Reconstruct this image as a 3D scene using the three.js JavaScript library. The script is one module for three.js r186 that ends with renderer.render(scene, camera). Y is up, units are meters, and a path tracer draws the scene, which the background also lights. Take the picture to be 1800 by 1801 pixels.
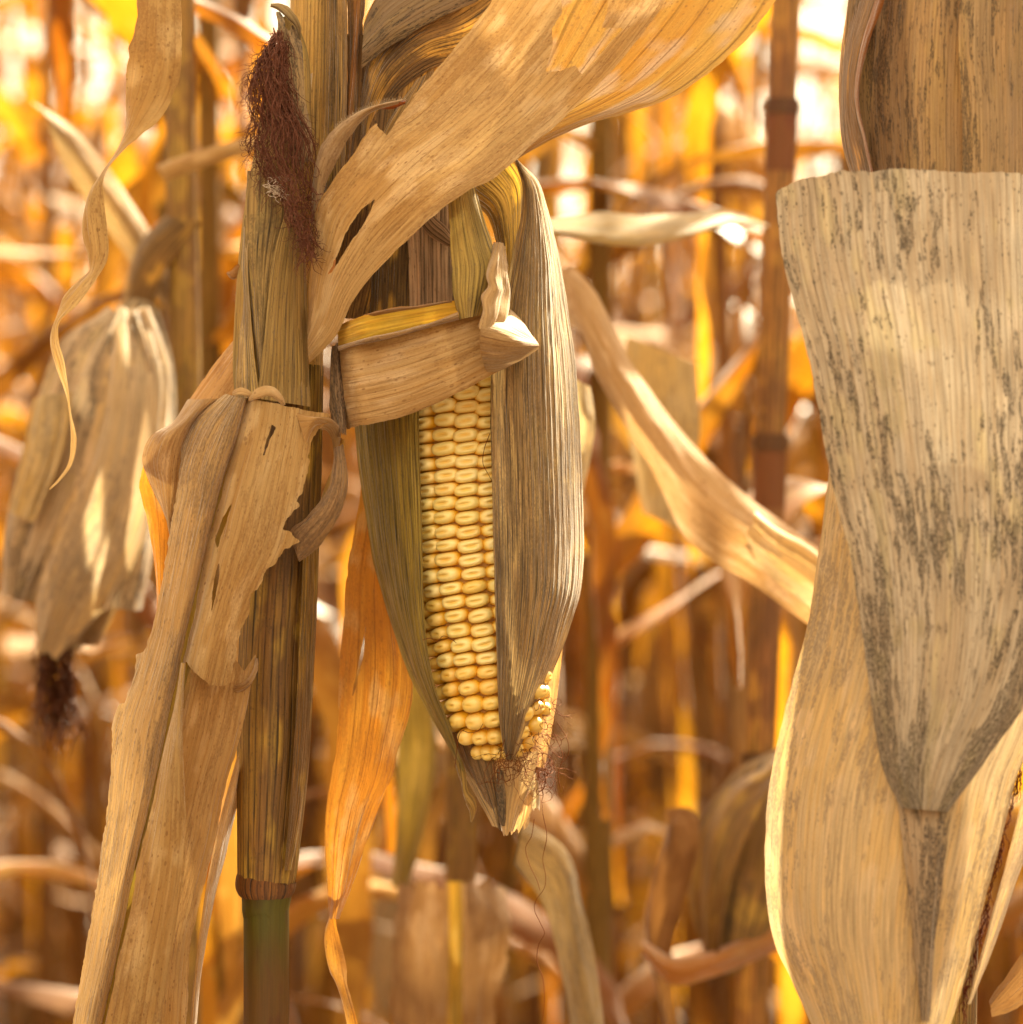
import * as THREE from 'three';
import { mergeGeometries } from 'three/addons/utils/BufferGeometryUtils.js';

// ------------------------------------------------------------------ camera, sky, sun, exposure
const D = 0.9, H = 1.05, FRAME = 0.27, PX = FRAME / 1800;
const scene = new THREE.Scene();
const camera = new THREE.PerspectiveCamera(2 * Math.atan(FRAME / 2 / D) * 180 / Math.PI, 1023 / 1024, 0.05, 400);
camera.position.set(0, H, D);
camera.lookAt(0, H, 0);
camera.focus = D - 0.003;
camera.userData.fStop = camera.getFocalLength() / 9;        // an entrance pupil of 9 mm

const SUN = new THREE.Vector3(0.36, 0.66, -0.72).normalize();
{
  const w = 512, h = 256, d = new Float32Array(w * h * 4), dir = new THREE.Vector3();
  for (let j = 0; j < h; j++) for (let i = 0; i < w; i++) {
    const el = ((j + 0.5) / h - 0.5) * Math.PI, az = ((i + 0.5) / w - 0.5) * 2 * Math.PI;
    dir.set(Math.cos(el) * Math.cos(az), Math.sin(el), Math.cos(el) * Math.sin(az));
    const up = Math.max(0, dir.y), hz = Math.exp(-up * 3.2), c = Math.max(0, dir.dot(SUN));
    const glow = 0.55 * Math.pow(c, 6) + 1.1 * Math.pow(c, 40);
    const o = (j * w + i) * 4;
    d[o] = 0.285 + 0.30 * hz + glow * 0.8;
    d[o + 1] = 0.245 + 0.235 * hz + glow * 0.69;
    d[o + 2] = 0.180 + 0.14 * hz + glow * 0.46;
    d[o + 3] = 1;
  }
  const t = new THREE.DataTexture(d, w, h, THREE.RGBAFormat, THREE.FloatType);
  t.mapping = THREE.EquirectangularReflectionMapping;
  t.magFilter = t.minFilter = THREE.LinearFilter; t.needsUpdate = true;
  scene.background = t; scene.environment = t;
}
const sun = new THREE.DirectionalLight(new THREE.Color().setRGB(1, 0.87, 0.6), 5);
sun.position.copy(SUN).multiplyScalar(12).add(new THREE.Vector3(0, 1, -3));
sun.target.position.set(0, 1, -3);
sun.castShadow = true; sun.shadow.radius = 5; sun.shadow.mapSize.set(4096, 4096);
Object.assign(sun.shadow.camera, { left: -7, right: 7, top: 7, bottom: -7, near: 0.5, far: 40 });
scene.add(sun, sun.target);

const renderer = new THREE.WebGLRenderer({ antialias: true });
renderer.setSize(1023, 1024);
renderer.toneMapping = THREE.LinearToneMapping;
renderer.toneMappingExposure = 6.9;
renderer.shadowMap.enabled = true;

// ------------------------------------------------------------------ small maths
const V = (x, y, z) => new THREE.Vector3(x, y, z);
let seed = 7;
const rnd = () => { seed = (seed + 0x6d2b79f5) | 0; let t = Math.imul(seed ^ (seed >>> 15), 1 | seed); t = (t + Math.imul(t ^ (t >>> 7), 61 | t)) ^ t; return ((t ^ (t >>> 14)) >>> 0) / 4294967296; };
const rr = (a, b) => a + (b - a) * rnd();
const mixn = (a, b, t) => a + (b - a) * t, clamp = (x, a = 0, b = 1) => Math.min(b, Math.max(a, x));
const sst = (a, b, x) => { const t = clamp((x - a) / (b - a)); return t * t * (3 - 2 * t); };
const LAT = new Float32Array(65536); { const s0 = seed; seed = 991; for (let i = 0; i < 65536; i++) LAT[i] = rnd(); seed = s0; }
function vn(x, y) {                                             // value noise 0..1
  const xi = Math.floor(x), yi = Math.floor(y); let fx = x - xi, fy = y - yi;
  fx = fx * fx * (3 - 2 * fx); fy = fy * fy * (3 - 2 * fy);
  const a = (yi & 255) << 8, b = ((yi + 1) & 255) << 8, c = xi & 255, e = (xi + 1) & 255;
  const p = LAT[a | c] + (LAT[a | e] - LAT[a | c]) * fx, q = LAT[b | c] + (LAT[b | e] - LAT[b | c]) * fx;
  return p + (q - p) * fy;
}
const fbm = (x, y, n = 4) => { let s = 0, a = 0.5, t = 0; for (let i = 0; i < n; i++) { s += a * vn(x, y); t += a; a *= 0.5; x = x * 2.03 + 17.1; y = y * 2.03 + 5.7; } return s / t; };
// a point of the place from where it shows in the photograph and its depth: z in mm in front of the plane of the main ear
const scaleAt = (z) => PX * (D - z / 1000) / D;
const P = (px, py, z = 0) => { const s = scaleAt(z); return V((px - 900) * s, H - (py - 900) * s, z / 1000); };
const toPx = (v) => { const s = PX * (D - v.z) / D; return [900 + v.x / s, 900 - (v.y - H) / s]; };
const cr = (a, b, c, d, t) => 0.5 * (2 * b + (c - a) * t + (2 * a - 5 * b + 4 * c - d) * t * t + (3 * b - a - 3 * c + d) * t * t * t);
function along(list, t) {                                      // Catmull-Rom through equal-length number arrays
  const n = list.length - 1, x = clamp(t) * n, i = Math.min(n - 1, Math.floor(x)), f = x - i;
  const b = list[i], c = list[i + 1];
  const a = i ? list[i - 1] : b.map((v, k) => 2 * v - c[k]), d = i + 2 <= n ? list[i + 2] : c.map((v, k) => 2 * v - b[k]);
  return b.map((v, k) => cr(a[k], v, c[k], d[k], f));
}
function resample(list, n) {                                   // n points at equal steps of the length in the picture
  const m = 200, q = []; let len = [0];
  for (let i = 0; i <= m; i++) { q.push(along(list, i / m)); if (i) len.push(len[i - 1] + Math.hypot(q[i][0] - q[i - 1][0], q[i][1] - q[i - 1][1])); }
  const out = []; let k = 0;
  for (let i = 0; i < n; i++) {
    const l = len[m] * i / (n - 1);
    while (k < m - 1 && len[k + 1] < l) k++;
    const f = clamp((l - len[k]) / Math.max(1e-9, len[k + 1] - len[k]));
    out.push(q[k].map((v, c) => v + (q[k + 1][c] - v) * f));
  }
  return out;
}
function sdPoly(poly, x, y) {                                   // signed distance, positive inside
  let d = 1e9, ins = false;
  for (let i = 0, j = poly.length - 1; i < poly.length; j = i++) {
    const [xi, yi] = poly[i], [xj, yj] = poly[j];
    const ex = xj - xi, ey = yj - yi, wx = x - xi, wy = y - yi, t = clamp((wx * ex + wy * ey) / (ex * ex + ey * ey || 1));
    d = Math.min(d, Math.hypot(wx - ex * t, wy - ey * t));
    if ((yi > y) !== (yj > y) && x < (xj - xi) * (y - yi) / (yj - yi) + xi) ins = !ins;
  }
  return ins ? d : -d;
}

// ------------------------------------------------------------------ textures of dry corn tissue: 96 mm across the fibres, 240 mm along them
const TW = 0.096, TH = 0.24;
const s8 = (c) => { c = clamp(c); return Math.round(255 * (c <= 0.0031308 ? c * 12.92 : 1.055 * Math.pow(c, 1 / 2.4) - 0.055)); };
function spots(X, Y, sx, sy, chance, o, r0 = 0.10) {                         // spots of all sizes, at most one in a cell of sx by sy mm
  const cx = Math.floor(X / sx), cy = Math.floor(Y / sy); let best = 0;
  for (let b = -1; b <= 1; b++) for (let a = -1; a <= 1; a++) {
    const i = (cx + a + o) & 255, j = (cy + b + o * 3) & 255, h = LAT[(j << 8) | i];
    if (h > chance) continue;
    const h2 = LAT[(((j + 91) & 255) << 8) | ((i + 37) & 255)], h3 = LAT[(((j + 13) & 255) << 8) | ((i + 141) & 255)], h4 = LAT[(((j + 57) & 255) << 8) | ((i + 201) & 255)];
    const dx = (X - (cx + a + h2) * sx) / sx, dy = (Y - (cy + b + h3) * sy) / sy, r = r0 + 0.42 * h4 * h4, d = Math.hypot(dx, dy) / r;
    if (d < 1) best = Math.max(best, Math.min(1, (1 - d) * 2.5) * (0.55 + 0.45 * h3));
  }
  return best;
}
function tissue(k) {
  const w = k.w ?? 1024, h = k.h ?? 1536, col = new Uint8Array(w * h * 4), bmp = new Uint8Array(w * h * 4), o0 = k.seed * 37.7;
  const [A, B, C] = [k.a, k.b, k.c].map((c) => c.map((x) => x * 0.76)), M = k.mouldColor;
  for (let j = 0; j < h; j++) {
    const Y = j / h * 240 + o0;
    for (let i = 0; i < w; i++) {
      const X = i / w * 96 + o0 * 1.3, bend = 0.8 * vn(X * 0.15 + 3, Y * 0.03);
      const fine = 0.55 * vn(X * 3.1, Y * 0.11) + 0.45 * vn(X * 6.3 + 20, Y * 0.2), mid = vn((X + bend) * 1.25, Y * 0.045), wide = vn((X + bend) * 0.55 + 40, Y * 0.025 + 9);
      const p = (X + bend * 0.6) / k.vein + 0.25 * wide, fr = Math.abs(p - Math.floor(p) - 0.5) * 2, groove = sst(k.veinSharp ?? 0.72, 1, fr) * (0.5 + 0.5 * vn(X * 0.9, Y * 0.12));
      const cell = vn(X * 5, Y * 3.1), blotch = fbm(X * 0.09 + 50, Y * 0.04 + 11, 4), patch = fbm(X * 0.2 + 9, Y * 0.10 + 77, 3);
      const tB = sst(0.35, 0.65, blotch * 0.7 + mid * 0.3), tC = sst(0.52, 0.72, patch * 0.75 + wide * 0.25) * k.cAmt;
      let r = mixn(A[0], B[0], tB), g = mixn(A[1], B[1], tB), b = mixn(A[2], B[2], tB);
      r = mixn(r, C[0], tC); g = mixn(g, C[1], tC); b = mixn(b, C[2], tC);
      const f = Math.max(0.12, 1 + k.fibre * ((fine - 0.5) * 1.9 + (mid - 0.5) * 1.3) + 0.12 * (cell - 0.5) + 0.5 * (blotch - 0.5) - k.veinDark * groove);
      r *= f; g *= f * (1 - 0.08 * groove); b *= f * (1 - 0.15 * groove);
      // mildew: streaks of black spores along the fibres, and single specks
      const wx = X + 0.5 * vn(X * 0.7, Y * 0.3 + 7), wy = Y + 0.8 * vn(X * 0.6 + 31, Y * 0.3);
      const ms = fbm(X * 0.10 + 5, Y * 0.028 + 31, 3), mm = fbm(wx * 1.1 + 3, wy * 0.2, 4), me = vn(wx * 3.7, wy * 1.6);
      const mask = sst(0.50, 0.80, 0.5 + (k.tip ?? 0) * (j / h - 0.28) + (ms - 0.5) * 1.7 + (mm - 0.5) * 1.5 + (fine - 0.5) * 0.35 + (mid - 0.5) * 0.3);
      let m = k.mould * mask * (0.26 + 0.6 * sst(0.3, 0.8, me * 0.75 + fine * 0.3));
      if (k.mould > 0.3 && mask > 0.02) m = Math.max(m, k.mould * spots(wx, wy, 0.5, 0.95, mask * 1.05, 5, 0.26));
      m = Math.max(m, k.speck * 0.8 * spots(X, Y, 0.95, 1.7, 0.04 + 0.22 * sst(0.42, 0.66, ms), 11), k.speck * spots(X + 0.4, Y, 0.5, 1.1, 0.05 + 0.16 * sst(0.4, 0.66, mm), 77));
      m = clamp(m);
      r = mixn(r, M[0], m); g = mixn(g, M[1], m); b = mixn(b, M[2], m);
      const q = (j * w + i) * 4;
      col[q] = s8(r); col[q + 1] = s8(g); col[q + 2] = s8(b); col[q + 3] = 255;
      const hgt = clamp(0.5 + 0.55 * (fine - 0.5) + 0.45 * (mid - 0.5) - 0.35 * groove + 0.10 * (cell - 0.5));
      bmp[q] = bmp[q + 1] = bmp[q + 2] = Math.round(255 * hgt); bmp[q + 3] = 255;
    }
  }
  const make = (d, srgb) => {
    const t = new THREE.DataTexture(d, w, h); t.wrapS = t.wrapT = THREE.MirroredRepeatWrapping; t.magFilter = THREE.LinearFilter;
    t.minFilter = THREE.LinearMipmapLinearFilter; t.generateMipmaps = true; if (srgb) t.colorSpace = THREE.SRGBColorSpace; t.needsUpdate = true; return t;
  };
  return { map: make(col, true), bump: make(bmp, false) };
}
const SMALL = { w: 512, h: 768 };
const KINDS = {
  leaf: { a: [0.68, 0.43, 0.17], b: [0.50, 0.285, 0.09], c: [0.74, 0.50, 0.24], cAmt: 0.9, vein: 1.5, veinDark: 0.17, fibre: 0.11, mould: 0.45, speck: 0.8, mouldColor: [0.19, 0.085, 0.025], bs: 0.00035, tr: 0.32 },
  grey_leaf: { a: [0.64, 0.44, 0.20], b: [0.55, 0.365, 0.15], c: [0.42, 0.28, 0.13], cAmt: 0.7, vein: 1.3, veinDark: 0.2, fibre: 0.22, mould: 0.6, speck: 0.75, mouldColor: [0.10, 0.065, 0.04], bs: 0.0007, tr: 0.3 },
  orange_leaf: { a: [0.72, 0.33, 0.03], b: [0.56, 0.22, 0.015], c: [0.68, 0.42, 0.13], cAmt: 0.5, vein: 4.2, veinDark: 0.45, veinSharp: 0.86, fibre: 0.18, mould: 0.25, speck: 0.5, mouldColor: [0.12, 0.045, 0.012], bs: 0.0004, tr: 0.55 },
  husk: { tip: 0.16, a: [0.55, 0.37, 0.16], b: [0.33, 0.21, 0.085], c: [0.62, 0.44, 0.175], cAmt: 0.6, vein: 1.05, veinDark: 0.55, veinSharp: 0.55, fibre: 0.75, mould: 0.62, speck: 0.6, mouldColor: [0.09, 0.06, 0.035], bs: 0.0005, tr: 0.22 },
  olive: { a: [0.42, 0.30, 0.05], b: [0.27, 0.185, 0.028], c: [0.45, 0.32, 0.08], cAmt: 0.6, vein: 1.15, veinDark: 0.45, veinSharp: 0.6, fibre: 0.55, mould: 0.25, speck: 0.6, mouldColor: [0.10, 0.075, 0.03], bs: 0.0004, tr: 0.2 },
  pale: { a: [0.58, 0.405, 0.145], b: [0.42, 0.275, 0.08], c: [0.54, 0.39, 0.12], cAmt: 0.6, vein: 1.3, veinDark: 0.38, veinSharp: 0.6, fibre: 0.5, mould: 0.15, speck: 0.6, mouldColor: [0.11, 0.08, 0.05], bs: 0.0004, tr: 0.2 },
  mouldy: { a: [0.62, 0.50, 0.33], b: [0.48, 0.36, 0.21], c: [0.56, 0.44, 0.22], cAmt: 0.6, vein: 1.5, veinDark: 0.25, veinSharp: 0.6, fibre: 0.3, mould: 1.0, speck: 0.9, mouldColor: [0.075, 0.06, 0.045], bs: 0.0003, tr: 0.15 },
  weathered: { a: [0.68, 0.57, 0.42], b: [0.46, 0.36, 0.24], c: [0.56, 0.46, 0.27], cAmt: 0.7, vein: 1.5, veinDark: 0.25, veinSharp: 0.6, fibre: 0.36, mould: 1.0, speck: 0.9, tip: 0.85, mouldColor: [0.055, 0.04, 0.026], bs: 0.0003, tr: 0.15 },
  cream: { a: [0.82, 0.62, 0.32], b: [0.72, 0.50, 0.20], c: [0.84, 0.64, 0.36], cAmt: 0.6, vein: 1.8, veinDark: 0.12, veinSharp: 0.6, fibre: 0.28, mould: 0.75, speck: 0.2, mouldColor: [0.20, 0.15, 0.10], bs: 0.0003, tr: 0.35 },
  dark: { a: [0.20, 0.12, 0.035], b: [0.10, 0.06, 0.022], c: [0.42, 0.26, 0.05], cAmt: 0.8, vein: 1.2, veinDark: 0.6, veinSharp: 0.5, fibre: 0.6, mould: 0.6, speck: 0.7, mouldColor: [0.02, 0.014, 0.008], bs: 0.0005, tr: 0.3 },
  sheath: { a: [0.38, 0.225, 0.045], b: [0.19, 0.10, 0.028], c: [0.48, 0.32, 0.055], cAmt: 0.8, vein: 1.5, veinDark: 0.75, veinSharp: 0.62, fibre: 0.6, mould: 0.5, speck: 0.5, mouldColor: [0.045, 0.03, 0.015], bs: 0.0004, tr: 0 },
  pink: { a: [0.47, 0.31, 0.19], b: [0.40, 0.255, 0.15], c: [0.54, 0.38, 0.25], cAmt: 0.6, vein: 1.15, veinDark: 0.55, veinSharp: 0.5, fibre: 0.6, mould: 0.15, speck: 0.55, mouldColor: [0.09, 0.05, 0.03], bs: 0.0006, tr: 0.2 },
  yellow: { a: [0.74, 0.44, 0.02], b: [0.64, 0.34, 0.015], c: [0.78, 0.52, 0.06], cAmt: 0.6, vein: 2.2, veinDark: 0.25, veinSharp: 0.6, fibre: 0.35, mould: 0, speck: 0.15, mouldColor: [0.2, 0.1, 0.02], bs: 0.0003, tr: 0.25 },
  stem: { a: [0.12, 0.062, 0.009], b: [0.09, 0.05, 0.007], c: [0.08, 0.026, 0.008], cAmt: 0.6, vein: 3, veinDark: 0.1, fibre: 0.16, mould: 0.15, speck: 0.2, mouldColor: [0.1, 0.05, 0.02], bs: 0.0001, tr: 0 },
};
const TEX = {}; { let n = 1; for (const k in KINDS) TEX[k] = tissue({ ...KINDS[k], ...(k === 'yellow' || k === 'stem' || k === 'pink' ? SMALL : {}), seed: n++ }); }
const MATS = new Map();
function mat(kind, tint = [1, 1, 1], o = {}) {
  const key = kind + tint + JSON.stringify(o);
  if (!MATS.has(key)) {
    const k = KINDS[kind], m = new THREE.MeshPhysicalMaterial({ map: TEX[kind].map, bumpMap: o.flat ? null : TEX[kind].bump, bumpScale: k.bs, roughness: k.tr ? 0.97 : 0.55, metalness: 0, side: THREE.DoubleSide,
      transmission: o.tr ?? k.tr, thickness: 0, clearcoat: o.coat ?? 0.10, clearcoatRoughness: 0.5, ior: 1.4 });
    m.color.setRGB(...tint); m.name = kind;
    MATS.set(key, m);
  }
  return MATS.get(key);
}
const plain = (rgb, rough = 0.6, o = {}) => { const m = new THREE.MeshPhysicalMaterial({ roughness: rough, metalness: 0, side: THREE.DoubleSide, ...o }); m.color.setRGB(...rgb); return m; };

// ------------------------------------------------------------------ scene objects
const ORIGIN = new WeakMap(), TAKEN = new Map();
function numbered(name) { const n = TAKEN.get(name) ?? 0; TAKEN.set(name, n + 1); return n ? `${name}_${String(n).padStart(3, '0')}` : name; }
function shade(o) { o.castShadow = o.receiveShadow = true; return o; }
function thing(name, label, category, base, group) {
  const g = new THREE.Group(); g.name = numbered(name); g.position.copy(base); ORIGIN.set(g, base.clone());
  g.userData = { label, category }; if (group) g.userData.group = group;
  scene.add(g); return g;
}
function part(name, geo, m, parent, label, at) {                // geometry comes in world coordinates; the part's own origin is its top
  const o = new THREE.Mesh(geo, m); o.name = name;
  geo.computeBoundingBox(); const b = geo.boundingBox, c = at ?? V((b.min.x + b.max.x) / 2, b.max.y, (b.min.z + b.max.z) / 2), po = ORIGIN.get(parent);
  geo.translate(-c.x, -c.y, -c.z); o.position.copy(c).sub(po); ORIGIN.set(o, c.clone());
  if (label) o.userData.label = label;
  parent.add(shade(o)); return o;
}

// ------------------------------------------------------------------ surfaces
let uvSeed = 1;
// ctrl: rows along the fibres of columns across them, each a world point
function surface(ctrl, o = {}) {
  const R = ctrl.length, C = ctrl[0].length, nv = o.nv ?? 90, nu = o.nu ?? 28, N = nu + 1;
  const pos = [], col = ctrl[0].map((_, c) => ctrl.map((r) => r[c]));
  for (let j = 0; j <= nv; j++) {
    const row = col.map((line) => along(line, j / nv));
    for (let i = 0; i <= nu; i++) pos.push(V(...along(row, i / nu)));
  }
  const nrm = () => pos.map((_, k) => {
    const i = k % N, j = (k - i) / N, a = pos[j * N + Math.min(nu, i + 1)], b = pos[j * N + Math.max(0, i - 1)], c = pos[Math.min(nv, j + 1) * N + i], d = pos[Math.max(0, j - 1) * N + i];
    return V().crossVectors(a.clone().sub(b), c.clone().sub(d)).normalize();
  });
  const us = ++uvSeed * 13.37, wave = o.wave ?? 0.0006, wl = o.waveLen ?? 0.02;
  let width = 0; for (let j = 0; j <= nv; j++) for (let i = 0; i < nu; i++) width += pos[j * N + i].distanceTo(pos[j * N + i + 1]); width /= nv + 1;
  const len = [0]; for (let j = 1; j <= nv; j++) len.push(len[j - 1] + pos[j * N + (nu >> 1)].distanceTo(pos[(j - 1) * N + (nu >> 1)]));
  let n = nrm();
  pos.forEach((p, k) => {
    const i = k % N, j = (k - i) / N, u = i / nu, e = Math.pow(Math.abs(2 * u - 1), 3);
    let d = wave * 2 * (fbm(u * width / wl * 2 + us, len[j] / wl * 0.35 + us, 3) - 0.5) * (1 + (o.frill ?? 0) * e);
    d += (o.crinkle ?? 0.00025) * 2 * (fbm(u * width * 300 + us * 2, len[j] * 90 + us, 3) - 0.5);
    d += (o.ridge ?? 0) * Math.sin(u * width / (o.ridgeLen ?? 0.004) * 6.283 + 3 * vn(u * 7 + us, len[j] * 20)) * sst(0, 0.1, u) * sst(0, 0.1, 1 - u);
    p.addScaledVector(n[k], d);
  });
  n = nrm();
  const uv = pos.map((_, k) => { const i = k % N, j = (k - i) / N; return [(i / nu * width) / TW + (us % 1) * Math.max(0, 1 - width / TW), len[j] / TH + (o.v0 ?? (us * 0.37 % 1) * Math.max(0, 1 - len[nv] / TH))]; });
  // what is torn away: a distance in metres, positive where tissue is left
  const fray = o.fray ?? 0.0004, field = pos.map((p, k) => {
    const i = k % N, j = (k - i) / N, u = i / nu; let f = 1;
    const g = (s, x) => fray * (0.9 * Math.max(0, fbm(x * 260 + s, us, 4) * 2.2 - 0.9) + (o.bites ?? 0) * sst(0.66, 0.8, vn(x * 55 + s * 3, us + 4)) * 4);
    f = Math.min(u * width - g(11, len[j]), (1 - u) * width - g(29, len[j])) + 1e-6;
    if (o.ends) f = Math.min(f, len[j] - g(3, u * width * 2) * 3 + 1e-6, len[nv] - len[j] - g(5, u * width * 2) * 3 + 1e-6);
    if (o.outline || o.holes) {
      const [x, y] = toPx(p), jag = (fbm(x / 9 + us, y / 9, 3) - 0.5) * (o.jag ?? 5);
      if (o.outline) f = Math.min(f, (sdPoly(o.outline, x, y) + jag) * PX);
      for (const h of o.holes ?? []) f = Math.min(f, (-sdPoly(h, x, y) + jag * 0.5) * PX);
    }
    return f;
  });
  const A = [], B = [], T = [], index = [], at = new Map();
  const push = (p, q, t) => { A.push(p.x, p.y, p.z); B.push(q.x, q.y, q.z); T.push(t[0], t[1]); return A.length / 3 - 1; };
  const own = (k) => { if (!at.has(k)) at.set(k, push(pos[k], n[k], uv[k])); return at.get(k); };
  const cut = (a, b) => { const key = a < b ? a + '_' + b : b + '_' + a; if (!at.has(key)) { const t = field[a] / (field[a] - field[b]); at.set(key, push(pos[a].clone().lerp(pos[b], t), n[a].clone().lerp(n[b], t).normalize(), [mixn(uv[a][0], uv[b][0], t), mixn(uv[a][1], uv[b][1], t)])); } return at.get(key); };
  const tri = (a, b, c) => {
    const v = [a, b, c], out = [];
    for (let k = 0; k < 3; k++) { const p = v[k], q = v[(k + 1) % 3]; if (field[p] > 0) out.push(own(p)); if ((field[p] > 0) !== (field[q] > 0)) out.push(cut(p, q)); }
    for (let k = 2; k < out.length; k++) index.push(out[0], out[k - 1], out[k]);
  };
  for (let j = 0; j < nv; j++) for (let i = 0; i < nu; i++) { const a = j * N + i; tri(a, a + 1, a + N); tri(a + 1, a + N + 1, a + N); }
  return geom(A, B, T, index);
}
function geom(A, B, T, index) {
  for (let k = 0; k < index.length; k += 3) {                  // faces wound the way their normals point
    const [a, b, c] = [index[k] * 3, index[k + 1] * 3, index[k + 2] * 3], ux = A[b] - A[a], uy = A[b + 1] - A[a + 1], uz = A[b + 2] - A[a + 2], vx = A[c] - A[a], vy = A[c + 1] - A[a + 1], vz = A[c + 2] - A[a + 2];
    if ((uy * vz - uz * vy) * (B[a] + B[b] + B[c]) + (uz * vx - ux * vz) * (B[a + 1] + B[b + 1] + B[c + 1]) + (ux * vy - uy * vx) * (B[a + 2] + B[b + 2] + B[c + 2]) < 0) { const t = index[k + 1]; index[k + 1] = index[k + 2]; index[k + 2] = t; }
  }
  const g = new THREE.BufferGeometry();
  g.setAttribute('position', new THREE.BufferAttribute(new Float32Array(A), 3));
  g.setAttribute('normal', new THREE.BufferAttribute(new Float32Array(B), 3));
  g.setAttribute('uv', new THREE.BufferAttribute(new Float32Array(T), 2));
  g.setIndex(index); return g;
}
// a sheet between two edges, each a list of [px, py, z mm]; it bulges towards the viewer between them
function sheet(L, Rt, o = {}) {
  const n = o.rows ?? Math.max(6, Math.max(L.length, Rt.length)), C = o.cols ?? 7, zd = o.z ?? 0;
  const fill = (l) => l.map((p) => [p[0], p[1], (p[2] ?? 0) + zd]);
  const l = resample(fill(L), n), r = resample(fill(Rt), n);
  return surface(l.map((a, j) => {
    const b = r[j], row = [], v = j / (n - 1), bulge = Array.isArray(o.bulge) ? along(o.bulge.map((x) => [x]), v)[0] : (o.bulge ?? 3);
    for (let c = 0; c < C; c++) {
      const s = c / (C - 1), k = Math.pow(Math.sin(Math.PI * Math.pow(s, o.skew ?? 1)), 0.8) * bulge + (o.profile ? o.profile(s, v) : 0);
      const z = mixn(a[2], b[2], o.lean ? Math.pow(s, o.lean) : s) + k;
      row.push(P(mixn(a[0], b[0], s), mixn(a[1], b[1], s), z).toArray());
    }
    return row;
  }), o);
}
// a ribbon along a path of [px, py, z mm, width px, turn deg, cup mm]
function ribbon(path, o = {}) {
  const n = o.rows ?? path.length * 2, q = []; for (let j = 0; j < n; j++) q.push(along(path, j / (n - 1)));
  return surface(q.map((p, j) => {
    const a = P(...q[Math.max(0, j - 1)]), b = P(...q[Math.min(n - 1, j + 1)]), t = b.sub(a).normalize(), side = V(-t.y, t.x, 0).normalize(), out = V().crossVectors(side, t).normalize();
    if (out.z < 0) out.negate();
    const w = Math.max(0.2, p[3]) * scaleAt(p[2]), an = (p[4] ?? 0) * Math.PI / 180, c = P(...p), row = [];
    for (let k = 0; k < 5; k++) { const s = (k / 4 - 0.5), cup = (p[5] ?? 0) / 1000 * (1 - 4 * s * s); row.push(c.clone().addScaledVector(side, s * w * Math.cos(an) - cup * Math.sin(an)).addScaledVector(out, s * w * Math.sin(an) + cup * Math.cos(an)).toArray()); }
    return row;
  }), { nu: 12, wave: 0.0002, ...o });
}
// a round stem along [px, py, z mm, radius px]
function stem(path, o = {}) {
  const n = o.n ?? 60, m = o.m ?? 28, A = [], B = [], T = [], index = []; let len = 0, last = null; const us = ++uvSeed * 3.71;
  for (let j = 0; j <= n; j++) {
    const p = along(path, j / n), q = along(path, Math.min(1, j / n + 0.01)), q0 = along(path, Math.max(0, j / n - 0.01)), c = P(...p), t = P(...q).sub(P(...q0)).normalize();
    const sx = V(1, 0, 0).addScaledVector(t, -t.x).normalize(), sz = V().crossVectors(t, sx).normalize();
    if (last) len += c.distanceTo(last); last = c;
    for (let i = 0; i <= m; i++) {
      const a = i / m * Math.PI * 2, rib = 1 + (o.rib ?? 0.012) * Math.sin(a * 11 + us) + 0.02 * (vn(a * 1.5 + us, len * 30) - 0.5), rad = Math.max(0.05, p[3]) * scaleAt(p[2]) * rib;
      const d = sx.clone().multiplyScalar(Math.cos(a)).addScaledVector(sz, Math.sin(a) * (o.flat ?? 1));
      A.push(c.x + d.x * rad, c.y + d.y * rad, c.z + d.z * rad); B.push(d.x, d.y, d.z); T.push(i / m * Math.PI * 2 * path[0][3] * scaleAt(0) / TW + us % 1, len / TH + us % 1);
      if (j < n && i < m) { const k = j * (m + 1) + i; index.push(k, k + 1, k + m + 1, k + 1, k + m + 2, k + m + 1); }
    }
  }
  return geom(A, B, T, index);
}
// a thread through world points
function thread(pts, r0, r1, sides = 4) {
  const n = pts.length, A = [], B = [], T = [], index = [];
  for (let j = 0; j < n; j++) {
    const t = pts[Math.min(n - 1, j + 1)].clone().sub(pts[Math.max(0, j - 1)]).normalize(), u = Math.abs(t.z) < 0.8 ? V(-t.y, t.x, 0).normalize() : V(1, 0, 0), w = V().crossVectors(t, u).normalize(), r = mixn(r0, r1, j / (n - 1));
    for (let i = 0; i < sides; i++) {
      const a = i / sides * 6.28319, d = u.clone().multiplyScalar(Math.cos(a)).addScaledVector(w, Math.sin(a));
      A.push(pts[j].x + d.x * r, pts[j].y + d.y * r, pts[j].z + d.z * r); B.push(d.x, d.y, d.z); T.push(i / sides, j / n);
      if (j < n - 1) { const k = j * sides + i, k2 = j * sides + (i + 1) % sides; index.push(k, k2, k + sides, k2, k2 + sides, k + sides); }
    }
  }
  return geom(A, B, T, index);
}
const join = (list) => mergeGeometries(list.map((g) => g.index ? g : g));

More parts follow.
